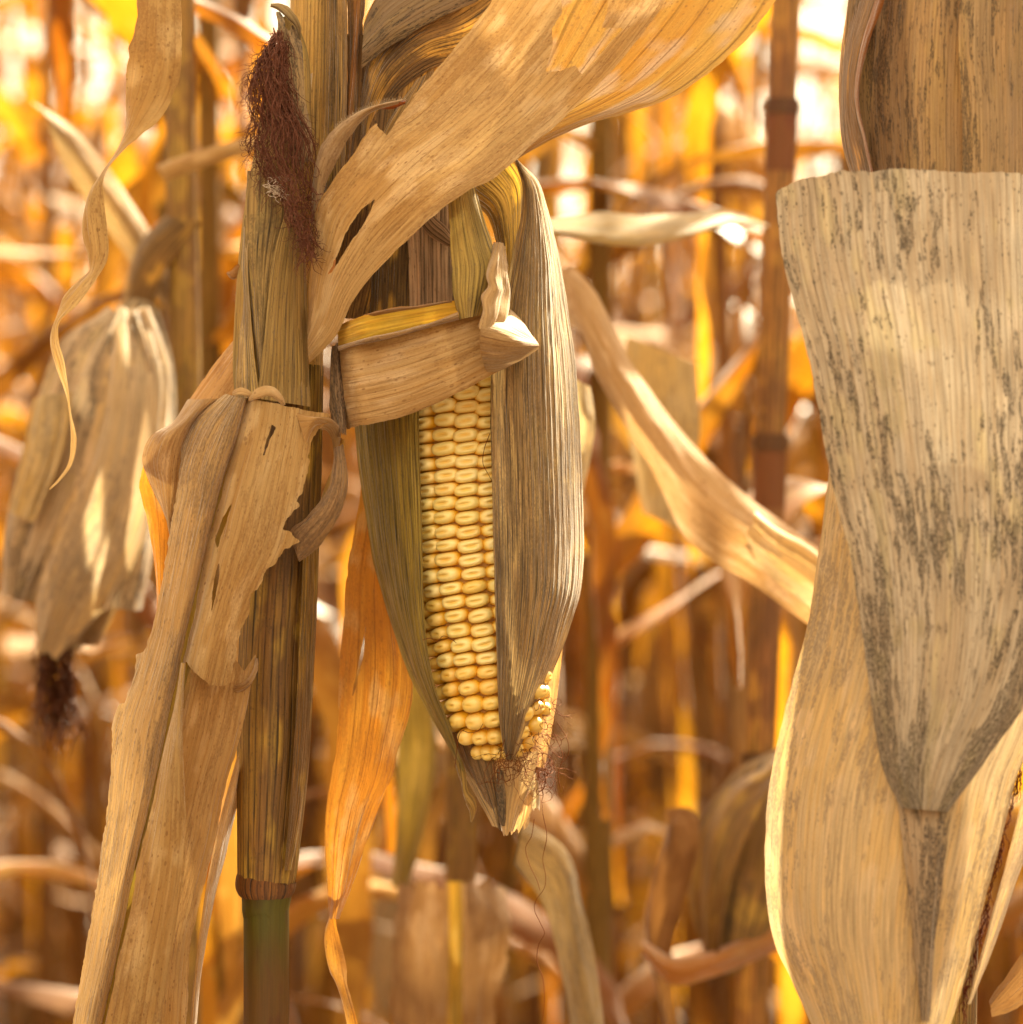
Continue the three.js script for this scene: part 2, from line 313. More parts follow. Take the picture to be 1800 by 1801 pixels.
// ------------------------------------------------------------------ the ground
{
  const n = 120, A = [], B = [], T = [], index = [];
  const sx = (i) => { const s = i / n * 2 - 1; return Math.sign(s) * Math.pow(Math.abs(s), 2.4) * 120; };
  const hgt = (x, z) => 0.028 * (fbm(x * 2.1 + 40, z * 2.1 + 90, 4) - 0.5) + 0.022 * Math.cos((z + 0.0) * 6.283 / 0.74);
  for (let j = 0; j <= n; j++) for (let i = 0; i <= n; i++) {
    const x = sx(i), z = sx(j) - 3, e = 0.02, y = hgt(x, z), nn = V(-(hgt(x + e, z) - y) / e, 1, -(hgt(x, z + e) - y) / e).normalize();
    A.push(x, y - 0.01, z); B.push(nn.x, nn.y, nn.z); T.push(x, z);
    if (j < n && i < n) { const k = j * (n + 1) + i; index.push(k, k + n + 1, k + 1, k + 1, k + n + 1, k + n + 2); }
  }
  const w = 512, d = new Uint8Array(w * w * 4);
  for (let j = 0; j < w; j++) for (let i = 0; i < w; i++) {
    const x = i / 16, y = j / 16, f = fbm(x, y, 5), s = vn(i / 3.1, j / 3.1), st = sst(0.62, 0.7, fbm(x * 0.9 + 60, y * 3.1, 3)), q = (j * w + i) * 4;
    const k = 0.45 + 0.9 * f + 0.35 * (s - 0.5);
    d[q] = s8(mixn(0.085 * k, 0.36, st * 0.7)); d[q + 1] = s8(mixn(0.072 * k, 0.25, st * 0.7)); d[q + 2] = s8(mixn(0.066 * k, 0.14, st * 0.7)); d[q + 3] = 255;
  }
  const t = new THREE.DataTexture(d, w, w); t.wrapS = t.wrapT = THREE.MirroredRepeatWrapping; t.magFilter = THREE.LinearFilter; t.colorSpace = THREE.SRGBColorSpace; t.needsUpdate = true;
  const g = new THREE.Mesh(geom(A, B, T, index), new THREE.MeshStandardMaterial({ map: t, roughness: 0.95 }));
  g.name = 'ground'; g.userData = { kind: 'structure', label: 'dry grey brown soil between the corn rows' }; g.receiveShadow = true; scene.add(g);
}
const groundPy = (z) => 900 + H / scaleAt(z);

// ------------------------------------------------------------------ the main plant
const plant = thing('corn_plant', 'sharply focused dry corn plant with an open ear of yellow kernels', 'corn plant', V((466 - 900) * scaleAt(-12), 0, -0.012));
{
  // stalk below the node, down to the ground
  const low = []; const gp = groundPy(-12);
  for (let i = 0; i <= 40; i++) { const y = mixn(gp + 60, 1610, i / 40), nd = Math.abs(((y - 1560) / 1150) % 1); low.push([467 + 2 * Math.sin(i), y, -12, 40 + 6 * sst(0.04, 0, Math.min(nd, 1 - nd)) * (i < 36 ? 1 : 0) + 3 * (1 - i / 40)]); }
  const lower = stem([...low, [467, 1600, -12, 41], [468, 1585, -12, 42.5], [470, 1562, -12, 45]], { n: 420, m: 24 });
  {                                                            // the stalk is still green just under the node
    const ps = lower.attributes.position, c = new Float32Array(ps.count * 3);
    for (let i = 0; i < ps.count; i++) { const [x, y] = toPx(V(ps.getX(i), ps.getY(i), ps.getZ(i))), g = sst(1760, 1590, y + 90 * (fbm(x / 9, y / 60, 3) - 0.5)), e = sst(1568, 1582, y); c[i * 3] = mixn(1, 0.72, g * e); c[i * 3 + 1] = mixn(0.95, 1.42, g * e); c[i * 3 + 2] = mixn(0.8, 0.4, g); }
    lower.setAttribute('color', new THREE.BufferAttribute(c, 3));
  }
  const lowMat = mat('stem', [1.15, 1, 0.9], { coat: 0.1 }).clone(); lowMat.vertexColors = true;
  part('stalk', lower, lowMat, plant, 'lower stalk, green just under the node and brown below');
  part('node', stem([[468, 1578, -12, 42], [468, 1574, -12, 47], [468, 1566, -12, 51.5], [468, 1557, -12, 53.5], [468, 1549, -12, 53], [469, 1543, -12, 50]], { n: 26, m: 60, rib: 0.01 }), mat('sheath', [0.55, 0.34, 0.32]), plant, 'swollen brown node ring');
  part('leaf_sheath', stem([[469, 1550, -12, 49], [470, 1530, -12, 52], [475, 1450, -12, 57], [481, 1330, -12, 63], [485, 1200, -12, 66], [492, 1050, -12, 66], [499, 930, -12, 63], [508, 820, -12, 58], [518, 720, -12, 50], [524, 640, -12, 45]], { n: 110, m: 48, rib: 0.018 }), mat('sheath', [0.9, 0.84, 0.75]), plant, 'streaked yellow brown sheath wrapping the stalk');
  part('leaf_sheath', sheet([[538, 930, 0], [530, 1080, 0], [522, 1220, 1], [515, 1350, 0], [505, 1470, -2], [500, 1530, -4]], [[561, 930, -10], [558, 1080, -10], [553, 1200, -9], [545, 1340, -8], [528, 1470, -8], [514, 1530, -8]], { z: 1, bulge: 1.2, nu: 12, fray: 0.0003 }), mat('sheath', [1.25, 1.2, 1.2], { tr: 0.3 }), plant, 'thin free margin of the sheath');
  const up = [[524, 660, -12, 44], [530, 500, -12, 42], [536, 360, -12, 39], [541, 220, -12, 37], [545, 100, -12, 36], [548, -100, -12, 35], [552, -700, -14, 32], [556, -1800, -16, 28], [560, -3600, -20, 20], [566, -5600, -26, 10]];
  part('stalk', stem(up, { n: 160, m: 30 }), mat('pale', [1.5, 1.36, 1.2]), plant, 'pale yellow upper stalk');
  part('leaf_sheath', sheet([[577, -60, -6], [578, 60, -6], [572, 200, -4], [570, 330, -2], [566, 420, 0]], [[611, -60, -10], [608, 60, -8], [611, 180, -6], [606, 300, -4], [585, 420, -4]], { bulge: 2.5, nu: 16, fray: 0.0002 }), mat('dark', [2.0, 2.0, 2.0]), plant, 'dark streaked sheath strip beside the upper stalk');
  part('leaf_sheath', sheet([[588, -60, -3], [590, 80, -3], [589, 200, -2], [588, 320, -1]], [[612, -60, -5], [612, 100, -5], [610, 200, -4], [604, 310, -3]], { bulge: 2, nu: 14, z: 1 }), mat('husk', [0.95, 0.85, 0.65]), plant);
  part('leaf_sheath', sheet([[610, -60, -8], [613, 100, -7], [608, 220, -6], [596, 360, -5]], [[650, -60, -10], [636, 90, -9], [630, 200, -8], [622, 340, -8]], { bulge: 2.5, nu: 16 }), mat('husk', [0.75, 0.58, 0.4]), plant);
  part('leaf_sheath', sheet([[622, -60, -3], [620, 60, -3], [613, 150, -3], [607, 240, -4]], [[640, -60, -4], [633, 60, -4], [628, 140, -4], [618, 240, -5]], { bulge: 1, nu: 10 }), mat('orange_leaf', [0.75, 0.7, 0.9]), plant);

  // top: the dark broad leaf that rises to the right behind the crossing leaf
  part('leaf', sheet([[628, 180, -12], [632, 90, -12], [648, 10, -14], [690, -50, -16], [760, -130, -20], [900, -260, -30]], [[640, 330, -10], [660, 230, -8], [700, 165, -6], [740, 130, -6], [800, 110, -8], [872, 95, -10], [960, 30, -14], [1060, -60, -20]], { bulge: 4, nu: 40, wave: 0.0012, jag: 8 }), mat('dark', [2.6, 2.3, 2.0], { tr: 0.4 }), plant, 'dark brown mouldy leaf rising behind the crossing leaf');
  part('leaf', sheet([[640, 40, -8], [665, -10, -10], [720, -60, -12], [800, -130, -16]], [[636, 120, -6], [690, 80, -6], [760, 40, -8], [860, -10, -12], [960, -90, -16]], { z: 3, bulge: 2, nu: 24, wave: 0.0014, fray: 0.001 }), mat('mouldy', [0.5, 0.42, 0.36]), plant, 'grey mouldy leaf base at the top');
  part('leaf', sheet([[640, 420, -4], [645, 330, -3], [660, 260, -2], [700, 190, 0], [735, 140, 2]], [[720, 420, 0], [730, 330, 4], [742, 260, 4], [755, 190, 4], [765, 120, 4]], { z: -3, bulge: 2, nu: 20 }), mat('husk', [0.8, 0.7, 0.5]), plant);

  part('leaf', sheet([[608, 60, -9], [612, 160, -9], [600, 300, -8], [582, 560, -7]], [[790, 70, -9], [752, 190, -8], [735, 300, -7], [660, 560, -6]], { bulge: 2, nu: 24, nv: 50, wave: 0.0012 }), mat('dark', [1.7, 1.5, 1.4], { tr: 0.1 }), plant, 'dark leaf base behind the crossing leaf');
  // leaf that crosses the picture from the stalk up to the right, and the one behind it
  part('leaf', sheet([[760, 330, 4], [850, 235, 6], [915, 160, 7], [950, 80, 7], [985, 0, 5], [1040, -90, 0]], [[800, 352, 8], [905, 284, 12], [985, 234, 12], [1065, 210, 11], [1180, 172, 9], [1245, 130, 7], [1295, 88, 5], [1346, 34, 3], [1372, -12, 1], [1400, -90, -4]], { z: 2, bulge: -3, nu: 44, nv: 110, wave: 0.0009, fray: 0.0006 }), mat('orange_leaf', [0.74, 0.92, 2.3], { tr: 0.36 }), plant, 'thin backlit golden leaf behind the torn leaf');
  part('leaf', sheet([[538, 575, 2], [540, 520, 6], [546, 450, 10], [560, 350, 14], [602, 298, 17], [650, 228, 19], [700, 193, 20], [742, 153, 20], [790, 98, 20], [832, 48, 19], [872, -8, 17], [930, -100, 12]],
    [[545, 637, 6], [582, 612, 10], [603, 560, 14], [650, 490, 19], [720, 420, 24], [800, 350, 28], [852, 329, 29], [908, 280, 28], [962, 236, 26], [1012, 190, 24], [1062, 140, 22], [1110, 84, 20], [1150, 34, 18], [1178, -12, 16], [1230, -100, 10]],
    { rows: 16, bulge: 3, nu: 90, nv: 220, wave: 0.0011, waveLen: 0.03, fray: 0.0005, jag: 7, holes: [[[985, -140], [988, 23], [971, 50], [973, 78], [959, 126], [985, 124], [1012, 115], [1023, 132], [1058, 93], [1097, 49], [1058, 49], [1070, 15], [1064, -140]], [[660, 350], [633, 371], [608, 410], [598, 439], [577, 483], [585, 478], [612, 433], [633, 405], [653, 371]], [[664, 221], [681, 239], [696, 214], [730, 170], [690, 160]]] }), mat('leaf', [1, 1, 1], { tr: 0.14 }), plant, 'broad torn tan leaf crossing in front of the ear');
  part('leaf', sheet([[710, 175, 10], [668, 182, 12], [622, 203, 12], [582, 230, 12], [557, 272, 11], [549, 330, 9], [545, 430, 6]], [[700, 183, 7], [674, 191, 8], [645, 204, 9], [613, 243, 11], [591, 286, 11], [571, 332, 10], [560, 430, 6]], { bulge: 2, nu: 18 }), mat('leaf', [0.92, 0.95, 1.15]), plant, 'curled hairy leaf edge beside the brown silk');
  part('leaf', sheet([[668, 188, 4], [690, 178, 5], [716, 176, 6]], [[668, 192, 4], [690, 192, 5], [712, 183, 6]], { nu: 8, nv: 16, bulge: 1 }), mat('orange_leaf', [0.8, 0.5, 0.5]), plant);

  {
    const hairs = []; for (let k = 0; k < 120; k++) { const e = along([[716, 175, 10], [668, 181, 12], [622, 202, 12], [590, 224, 12]], k / 119), pts = [], l = rr(4, 9), a = rr(-0.3, 0.3) - 0.25; for (let i = 0; i < 4; i++) pts.push(P(e[0] + Math.sin(a) * l * i / 3 + rr(-0.4, 0.4), e[1] + 1 - Math.cos(a) * l * i / 3, e[2] + i * 0.1)); hairs.push(thread(pts, 0.00004, 0.00002, 3)); }
    part('hair_fringe', join(hairs), plain([0.62, 0.5, 0.34], 0.8), plant).userData.kind = 'stuff';
  }
  // the folded leaf that hangs from the collar at left: left half, right half and torn strips
  const rib = [[432, 700, 12], [424, 745, 16], [408, 800, 18], [388, 870, 18], [366, 960, 17], [346, 1050, 16], [326, 1140, 15], [306, 1230, 14], [285, 1330, 13], [262, 1430, 12], [238, 1530, 11], [215, 1640, 10], [192, 1740, 9], [170, 1840, 8], [148, 1940, 6]];
  const groove = (s) => (s > 0.86 ? -5.5 * (s - 0.86) / 0.14 : 0), grooveR = (s) => (s < 0.12 ? -5.5 * (1 - s / 0.12) : 0);
  part('leaf', sheet([[395, 694, 6], [332, 742, 8], [308, 800, 8], [295, 880, 7], [280, 960, 6], [262, 1060, 5], [238, 1150, 4], [220, 1205, 4], [202, 1250, 4], [188, 1320, 4], [178, 1420, 3], [163, 1540, 3], [143, 1670, 2], [118, 1800, 1], [92, 1930, 0]], rib, { rows: 20, cols: 12, bulge: [3, 3.5, 3, 3, 3, 3], profile: groove, nu: 80, nv: 300, wave: 0.0006, waveLen: 0.014, crinkle: 0.00035, fray: 0.0003, jag: 6,
    outline: [[500, 640], [400, 680], [372, 702], [336, 738], [320, 790], [310, 870], [297, 950], [283, 1040], [267, 1110], [254, 1148], [240, 1151], [238, 1180], [227, 1215], [219, 1236], [201, 1239], [193, 1262], [199, 1292], [196, 1350], [186, 1450], [170, 1560], [150, 1680], [128, 1800], [104, 1940], [500, 1940]] }), mat('grey_leaf', [1.08, 1.0, 0.9]), plant, 'left half of the hanging folded leaf');
  part('leaf', sheet(rib.slice(0, 9).map(([x, y, z]) => [x + 3, y, z]), [[580, 728, 10], [574, 790, 13], [566, 850, 15], [556, 910, 16], [546, 960, 16], [520, 1010, 16], [492, 1060, 15], [472, 1110, 14], [455, 1170, 13], [440, 1240, 12], [420, 1320, 10]],
    { rows: 16, cols: 12, bulge: [2, 5, 5, 5, 4], profile: grooveR, nu: 110, nv: 200, wave: 0.0011, waveLen: 0.022, frill: 1.5, crinkle: 0.0004, fray: 0.0004, jag: 7, outline: [[250, 600], [620, 600], [600, 735], [572, 745], [552, 765], [545, 790], [543, 821], [534, 861], [523, 882], [529, 888], [506, 910], [497, 931], [512, 936], [529, 951], [503, 965], [488, 986], [464, 1007], [460, 1026], [442, 1044], [440, 1069], [434, 1087], [421, 1114], [418, 1139], [411, 1170], [413, 1198], [388, 1207], [370, 1205], [345, 1185], [328, 1160], [318, 1185], [300, 1240], [250, 1240]],
      holes: [[[411, 879], [400, 915], [388, 945], [383, 972], [379, 950], [392, 910]], [[387, 981], [387, 1010], [379, 1050], [372, 1083], [374, 1040], [380, 1005]], [[478, 745], [486, 752], [474, 775], [466, 800], [463, 800], [470, 772]]] }), mat('leaf', [1.0, 1.0, 0.95]), plant, 'right half of the hanging folded leaf with a ragged edge');
  part('leaf', sheet(rib.slice(5).map(([x, y, z]) => [x + 3, y, z - 4]), [[430, 1090, 6], [452, 1160, 8], [442, 1195, 7], [436, 1230, 6], [418, 1310, 5], [396, 1385, 4], [382, 1464, 3], [367, 1533, 2], [349, 1613, 1], [337, 1674, 0], [331, 1800, -1], [318, 1930, -2]],
    { rows: 16, cols: 12, bulge: [2, 4, 4, 4, 4], profile: grooveR, nu: 70, nv: 200, wave: 0.0009, waveLen: 0.03, frill: 1, fray: 0.0007, bites: 0.6, jag: 4, holes: [[[326, 1060], [340, 1170], [333, 1215], [324, 1252], [318, 1215]], [[300, 1000], [520, 1000], [470, 1120], [430, 1180], [420, 1165], [370, 1120]]] }), mat('leaf', [0.86, 0.80, 0.72]), plant, 'lower right half of the hanging folded leaf');
  part('leaf', sheet([[320, 1165, 13], [308, 1235, 14], [290, 1310, 14], [268, 1410, 13], [244, 1510, 12], [222, 1620, 11], [192, 1760, 9], [160, 1930, 6]], [[326, 1166, 14], [322, 1240, 17], [322, 1300, 18], [326, 1400, 17], [329, 1480, 16], [322, 1560, 14], [312, 1620, 12], [296, 1720, 9], [278, 1830, 7], [262, 1930, 5]], { z: 3, bulge: 3, nu: 36, nv: 120, wave: 0.0006, fray: 0.0006 }), mat('leaf', [0.97, 0.98, 0.92]), plant, 'loose strip torn from the hanging leaf');
  part('midrib', sheet([[416, 700, 5], [394, 800, 8], [353, 960, 8], [316, 1140, 7], [280, 1330, 7], [233, 1530, 5], [187, 1740, 3], [143, 1940, 1]], [[452, 700, 5], [434, 800, 8], [392, 960, 8], [346, 1140, 7], [296, 1330, 7], [256, 1530, 5], [212, 1740, 3], [168, 1940, 1]], { bulge: 1.5, nu: 10 }), mat('yellow', [0.62, 0.72, 2.2]), plant, 'yellow green midrib in the fold of the hanging leaf');
  part('ligule', ribbon([[412, 692, 18, 12, 20, 1], [425, 686, 20, 16, 40, 2], [440, 694, 20, 14, 30, 1], [446, 704, 18, 6, 10, 0]], { fray: 0.0008 }), mat('leaf', [1.1, 1.15, 1.3]), plant, 'pale papery collar rim');
  part('ligule', ribbon([[440, 706, 20, 6, 10, 0], [452, 692, 22, 18, 35, 2], [474, 686, 22, 20, 40, 2], [490, 698, 20, 16, 30, 1], [500, 712, 17, 6, 10, 0]], { fray: 0.0008 }), mat('leaf', [1.05, 1.1, 1.25]), plant, 'pale papery collar rim');
  part('leaf', sheet([[520, 724, 13], [552, 732, 17], [578, 734, 14], [598, 748, 4], [602, 775, -6]], [[544, 800, 15], [548, 768, 12], [562, 752, 7], [582, 766, 0], [588, 800, -8]], { bulge: 2.5, nu: 18, wave: 0.0004, fray: 0.0002 }), mat('leaf'), plant, 'brown rolled corner of the hanging leaf');
  part('leaf', sheet([[606, 780, 10], [613, 830, 12], [610, 880, 13], [592, 924, 13], [563, 962, 13], [540, 984, 13], [528, 990, 13]], [[588, 786, 8], [584, 830, 12], [569, 872, 14], [540, 905, 15], [512, 930, 15], [508, 945, 14], [518, 965, 13]], { bulge: 2.5, nu: 24, fray: 0.0005, crinkle: 0.0003 }), mat('grey_leaf', [0.72, 0.62, 0.6], { tr: 0.15 }), plant, 'grey torn scrap curling off the hanging leaf');
  part('leaf', sheet([[600, 770, -4], [590, 810, -4], [574, 850, -2], [565, 880, 0]], [[608, 775, -4], [603, 815, -3], [588, 850, -1], [572, 884, 1]], { nu: 8, nv: 20, bulge: 0.5 }), mat('orange_leaf', [1.1, 1.3, 1.5]), plant);
  part('leaf', sheet([[330, 702, 2], [292, 757, 4], [259, 768, 3], [250, 798, 1], [262, 842, -2], [285, 892, -5], [302, 935, -7]], [[385, 700, 6], [347, 735, 9], [325, 790, 8], [320, 830, 6], [313, 870, 4], [305, 910, 2], [300, 955, 0]], { bulge: 6, nu: 30, wave: 0.0006 }), mat('leaf', [0.95, 0.93, 0.95]), plant, 'bulging fold at the left of the collar');
  part('leaf', sheet([[256, 800, -10], [245, 835, -12], [250, 880, -12], [263, 930, -12], [272, 1000, -12], [277, 1060, -11], [268, 1130, -9]], [[310, 790, -12], [315, 860, -13], [312, 900, -13], [306, 950, -13], [300, 1010, -12], [297, 1060, -11], [290, 1130, -8]], { bulge: 2, nu: 20 }), mat('orange_leaf', [1.1, 1.0, 0.9]), plant, 'glowing orange underside of the leaf fold');
  part('leaf', sheet([[440, 560, -18], [385, 628, -18], [332, 700, -16], [298, 750, -14]], [[450, 640, -16], [430, 690, -12], [400, 730, -8], [372, 770, -6]], { bulge: 3, nu: 24 }), mat('leaf', [0.98, 0.85, 0.75]), plant);
  part('leaf', sheet([[420, 1320, -6], [392, 1420, -5], [366, 1540, -4], [345, 1690, -3], [335, 1820, -2]], [[422, 1385, -14], [412, 1440, -14], [388, 1530, -13], [370, 1620, -12], [352, 1740, -10], [342, 1830, -8]], { bulge: 2, nu: 18, wave: 0.0008 }), mat('leaf', [1.0, 0.92, 0.8], { tr: 0.5 }), plant);
  part('leaf', sheet([[404, 1205, 9], [420, 1202, 11], [436, 1192, 12], [446, 1172, 10], [448, 1156, 7]], [[414, 1222, 8], [430, 1216, 11], [447, 1200, 14], [456, 1175, 12], [455, 1157, 8]], { bulge: 1.5, nu: 14, nv: 40, fray: 0.0006 }), mat('leaf', [0.9, 0.8, 0.68]), plant, 'small curl at the tear of the hanging leaf');

  // scraps right of the stalk
  part('leaf', sheet([[577, 610, -4], [576, 660, -4], [580, 720, -3], [594, 770, 0]], [[600, 600, -2], [604, 660, 0], [610, 720, 2], [612, 765, 3]], { bulge: 3, nu: 16, fray: 0.0012, bites: 1.5, ends: true }), mat('mouldy', [0.8, 0.68, 0.62]), plant, 'grey crumpled scrap beside the stalk');

  // the long orange leaf hanging behind the ear, with its twisted tail
  part('leaf', sheet([[650, 760, -30], [637, 850, -30], [624, 930, -28], [611, 1000, -27], [606, 1080, -26], [597, 1180, -24], [594, 1280, -22], [581, 1380, -20], [572, 1450, -19], [576, 1550, -18], [582, 1615, -18]], [[720, 780, -34], [715, 900, -36], [712, 1000, -36], [714, 1080, -36], [724, 1160, -35], [723, 1225, -34], [704, 1300, -32], [684, 1380, -28], [652, 1450, -25], [628, 1530, -21], [595, 1615, -18]], { rows: 14, bulge: 3, nu: 44, nv: 180, wave: 0.0012, waveLen: 0.03, fray: 0.0006, jag: 3, holes: [[[646, 1085], [640, 1150], [625, 1215], [618, 1230], [630, 1170], [642, 1110]]] }), mat('orange_leaf', [0.95, 0.93, 1.1], { tr: 0.46 }), plant, 'long orange backlit leaf hanging beside the ear');
  part('leaf', ribbon([[596, 1560, -20, 44, 40, 1], [588, 1605, -19, 22, 60, 1], [584, 1640, -18, 26, 20, 1], [592, 1690, -17, 34, 10, 2], [606, 1740, -17, 26, 40, 1], [618, 1790, -18, 22, 20, 1], [626, 1850, -20, 20, 10, 0], [632, 1930, -22, 14, 0, 0]], { nv: 70 }), mat('orange_leaf', [0.98, 1.0, 1.3], { tr: 0.48 }), plant, 'twisted tail of the orange leaf');

  // the curling ribbon leaf at top left
  part('leaf', ribbon([[560, -420, -10, 60, 10, 2], [470, -470, -4, 90, 30, 3], [350, -380, 2, 98, 20, 3], [292, -200, 4, 92, 8, 3], [281, -60, 5, 86, 4, 3], [277, 30, 6, 88, 2, 3], [272, 110, 6, 96, 0, 3], [262, 170, 6, 88, 12, 3], [240, 230, 6, 62, 45, 2], [212, 268, 7, 52, 72, 1], [186, 306, 8, 46, 76, 1], [170, 350, 8, 46, 40, 2], [167, 400, 8, 48, 12, 2], [172, 445, 8, 42, 10, 2], [166, 478, 8, 38, 50, 1], [146, 502, 8, 40, 40, 1], [122, 530, 8, 38, 30, 1], [102, 566, 8, 30, 68, 1], [96, 600, 8, 24, 40, 1], [106, 640, 8, 22, 30, 1], [118, 690, 8, 16, 60, 0], [124, 730, 8, 14, 62, 0], [130, 775, 8, 16, 40, 0], [124, 815, 8, 10, 30, 0], [106, 842, 8, 6, 20, 0], [88, 860, 8, 3, 0, 0]], { rows: 90, nv: 420, nu: 16, fray: 0.0004, bites: 0.4 }), mat('leaf', [1.0, 1.0, 0.9]), plant, 'narrow leaf twisting down in a spiral at top left');
}

// ------------------------------------------------------------------ small closed ear with the brown silk
{
  const ear = part('young_ear', stem([[478, 704, 2, 62], [476, 640, 2, 64], [476, 560, 2, 61], [477, 480, 2, 57], [480, 400, 2, 52], [490, 320, 2, 50], [500, 240, 3, 45], [508, 170, 4, 40], [514, 105, 4, 30], [512, 60, 4, 18], [504, 28, 5, 6]], { n: 90, m: 44, rib: 0.03, flat: 0.8 }), mat('pale', [0.88, 0.86, 0.85], { tr: 0 }), plant, 'small closed ear pointing up with brown silk');
  part('husk', sheet([[505, 362, 9], [483, 440, 11], [470, 540, 12], [462, 620, 13], [452, 700, 13]], [[533, 378, 2], [538, 450, 1], [540, 540, 0], [543, 620, 0], [547, 715, 1]], { z: 1.5, bulge: 2.5, nu: 40, nv: 100, ridge: 0.0001, ridgeLen: 0.0022 }), mat('pale', [0.95, 0.93, 0.95]), ear);
  part('husk', sheet([[426, 400, 2], [422, 440, 2], [427, 500, 3], [419, 590, 4], [412, 700, 4]], [[441, 392, 8], [438, 440, 10], [440, 520, 11], [446, 610, 12], [456, 700, 13]], { z: 1, bulge: 1.5, nu: 20, nv: 80, wave: 0.0005 }), mat('husk', [1.0, 0.98, 0.8]), ear, 'curled narrow husk edge');
  part('husk', sheet([[436, 300, 5], [432, 380, 8], [434, 460, 10], [444, 560, 11], [458, 690, 11]], [[500, 300, 9], [500, 380, 10], [484, 460, 11], [472, 560, 12], [466, 690, 12]], { bulge: 1.5, nu: 30, nv: 80, z: 0.2 }), mat('husk', [1.0, 1.02, 0.85]), ear);
  part('husk', sheet([[490, 52, 8], [494, 105, 9], [506, 190, 9], [518, 300, 8]], [[522, 42, 6], [541, 105, 3], [547, 185, 2], [551, 290, 0]], { z: 1, bulge: 3, nu: 24, nv: 70, wave: 0.0008, fray: 0.0007, ends: true }), mat('mouldy', [0.8, 0.68, 0.55]), ear, 'grey dry husk tip');
  part('husk', ribbon([[476, 9, 10, 6, 10, 0], [492, 12, 11, 14, 20, 1], [510, 24, 11, 20, 30, 2], [524, 44, 10, 16, 40, 1], [527, 70, 8, 6, 60, 0]], {}), mat('mouldy', [0.55, 0.5, 0.4]), ear);
  part('husk', ribbon([[490, 24, 11, 10, 10, 1], [498, 44, 13, 16, 30, 2], [494, 70, 13, 12, 50, 1], [488, 92, 12, 5, 30, 0]], {}), mat('mouldy', [1.0, 0.9, 0.75]), ear);
  part('husk', sheet([[546, 130, -2], [536, 190, 0], [534, 240, 0]], [[551, 128, -2], [549, 160, -1], [540, 215, 0]], { nu: 8, nv: 16, bulge: 1 }), mat('cream', [1, 1.05, 1.3]), ear);
  part('husk', ribbon([[404, 488, 0, 20, 10, 0], [414, 482, 2, 22, 30, 1], [428, 470, 4, 22, 20, 0]], { fray: 0.001, ends: true }), mat('leaf', [0.8, 0.65, 0.5]), ear);
  // the silk
  const Lb = [[488, 55], [468, 88], [446, 122], [440, 170], [446, 215], [438, 255], [458, 298], [484, 335], [506, 372], [530, 412], [542, 440]], Rb = [[496, 52], [506, 92], [512, 140], [524, 190], [548, 250], [548, 300], [556, 345], [553, 385], [557, 410], [552, 430], [546, 446]];
  const strands = [];
  for (let k = 0; k < 190; k++) {
    let t0 = rnd() * rnd() * 0.75, t1 = t0 + rr(0.18, 0.6); if (t1 > 1) t1 = 1;
    let s = rr(0.02, 0.98); const drift = rr(-0.5, 0.5), n = 18, pts = [], z0 = rr(10, 19), ph = rr(0, 6), fr = rr(3, 9), am = rnd() < 0.3 ? rr(4, 11) : rr(1, 4);
    for (let i = 0; i < n; i++) {
      const f = i / (n - 1), t = mixn(t0, t1, f), l = along(Lb, t), r = along(Rb, t), ss = clamp(s + drift * f + 0.04 * Math.sin(fr * f * 2 + ph), -0.04, 1.04);
      pts.push(P(mixn(l[0], r[0], ss) + am * Math.sin(ph + fr * f * 3), mixn(l[1], r[1], ss) + am * 0.6 * Math.cos(ph * 2 + fr * f * 3.7), z0 * (0.5 + 0.5 * Math.sin(Math.PI * clamp(ss))) + 4 * (1 - t) + 0.2 * am * Math.sin(ph + fr * f * 5)));
    }
    strands.push(thread(pts, rr(0.00008, 0.00022), 0.00005));
  }
  for (let k = 0; k < 440; k++) {                              // tangles
    const t = rr(0.05, 0.97), l = along(Lb, t), r = along(Rb, t), u = rr(0.0, 1.0), pts = []; let x = mixn(l[0], r[0], u), y = mixn(l[1], r[1], u), a = rr(0, 6.28); const z = (rr(13, 21)) * (0.5 + 0.5 * Math.sin(Math.PI * u)) + 2, tw = rr(-0.5, 0.5);
    for (let i = 0; i < 16; i++) { pts.push(P(x, y, z + 0.6 * Math.sin(i + k))); a += tw + rr(-0.5, 0.5); x += Math.cos(a) * 2.6; y += Math.sin(a) * 3.4 + 1.2; }
    strands.push(thread(pts, rr(0.00007, 0.00016), 0.00005));
  }
  for (let k = 0; k < 110; k++) {                               // flyaways
    const t = rr(0.05, 0.95), side = rnd() < 0.7 ? -1 : 1, b = along(side < 0 ? Lb : Rb, t), pts = []; let x = b[0] - side * -4, y = b[1], a = side < 0 ? Math.PI + rr(-0.9, 0.9) : rr(-0.9, 0.9);
    const z = rr(8, 16), bend = rr(-0.5, 0.5);
    for (let i = 0; i < 12; i++) { pts.push(P(x, y, z + i * 0.1)); x += Math.cos(a) * 2.6; y += Math.sin(a) * 2.6 + 0.9; a += bend + rr(-0.3, 0.3); }
    strands.push(thread(pts, 0.00006, 0.00004));
  }
  const s = part('silk', join(strands), plain([0.12, 0.032, 0.011], 0.75), ear, 'matted dark red brown silk'); s.userData.kind = 'stuff';
  const wisps = []; for (let k = 0; k < 26; k++) { const pts = [], x0 = rr(460, 490), y0 = rr(310, 350), a = rr(-0.6, 1.4); for (let i = 0; i < 8; i++) pts.push(P(x0 + i * 4 * Math.cos(a) + rr(-2, 2), y0 + i * 4 * Math.sin(a) + rr(-2, 2), 17 + rr(-1, 1))); wisps.push(thread(pts, 0.00009, 0.00005)); }
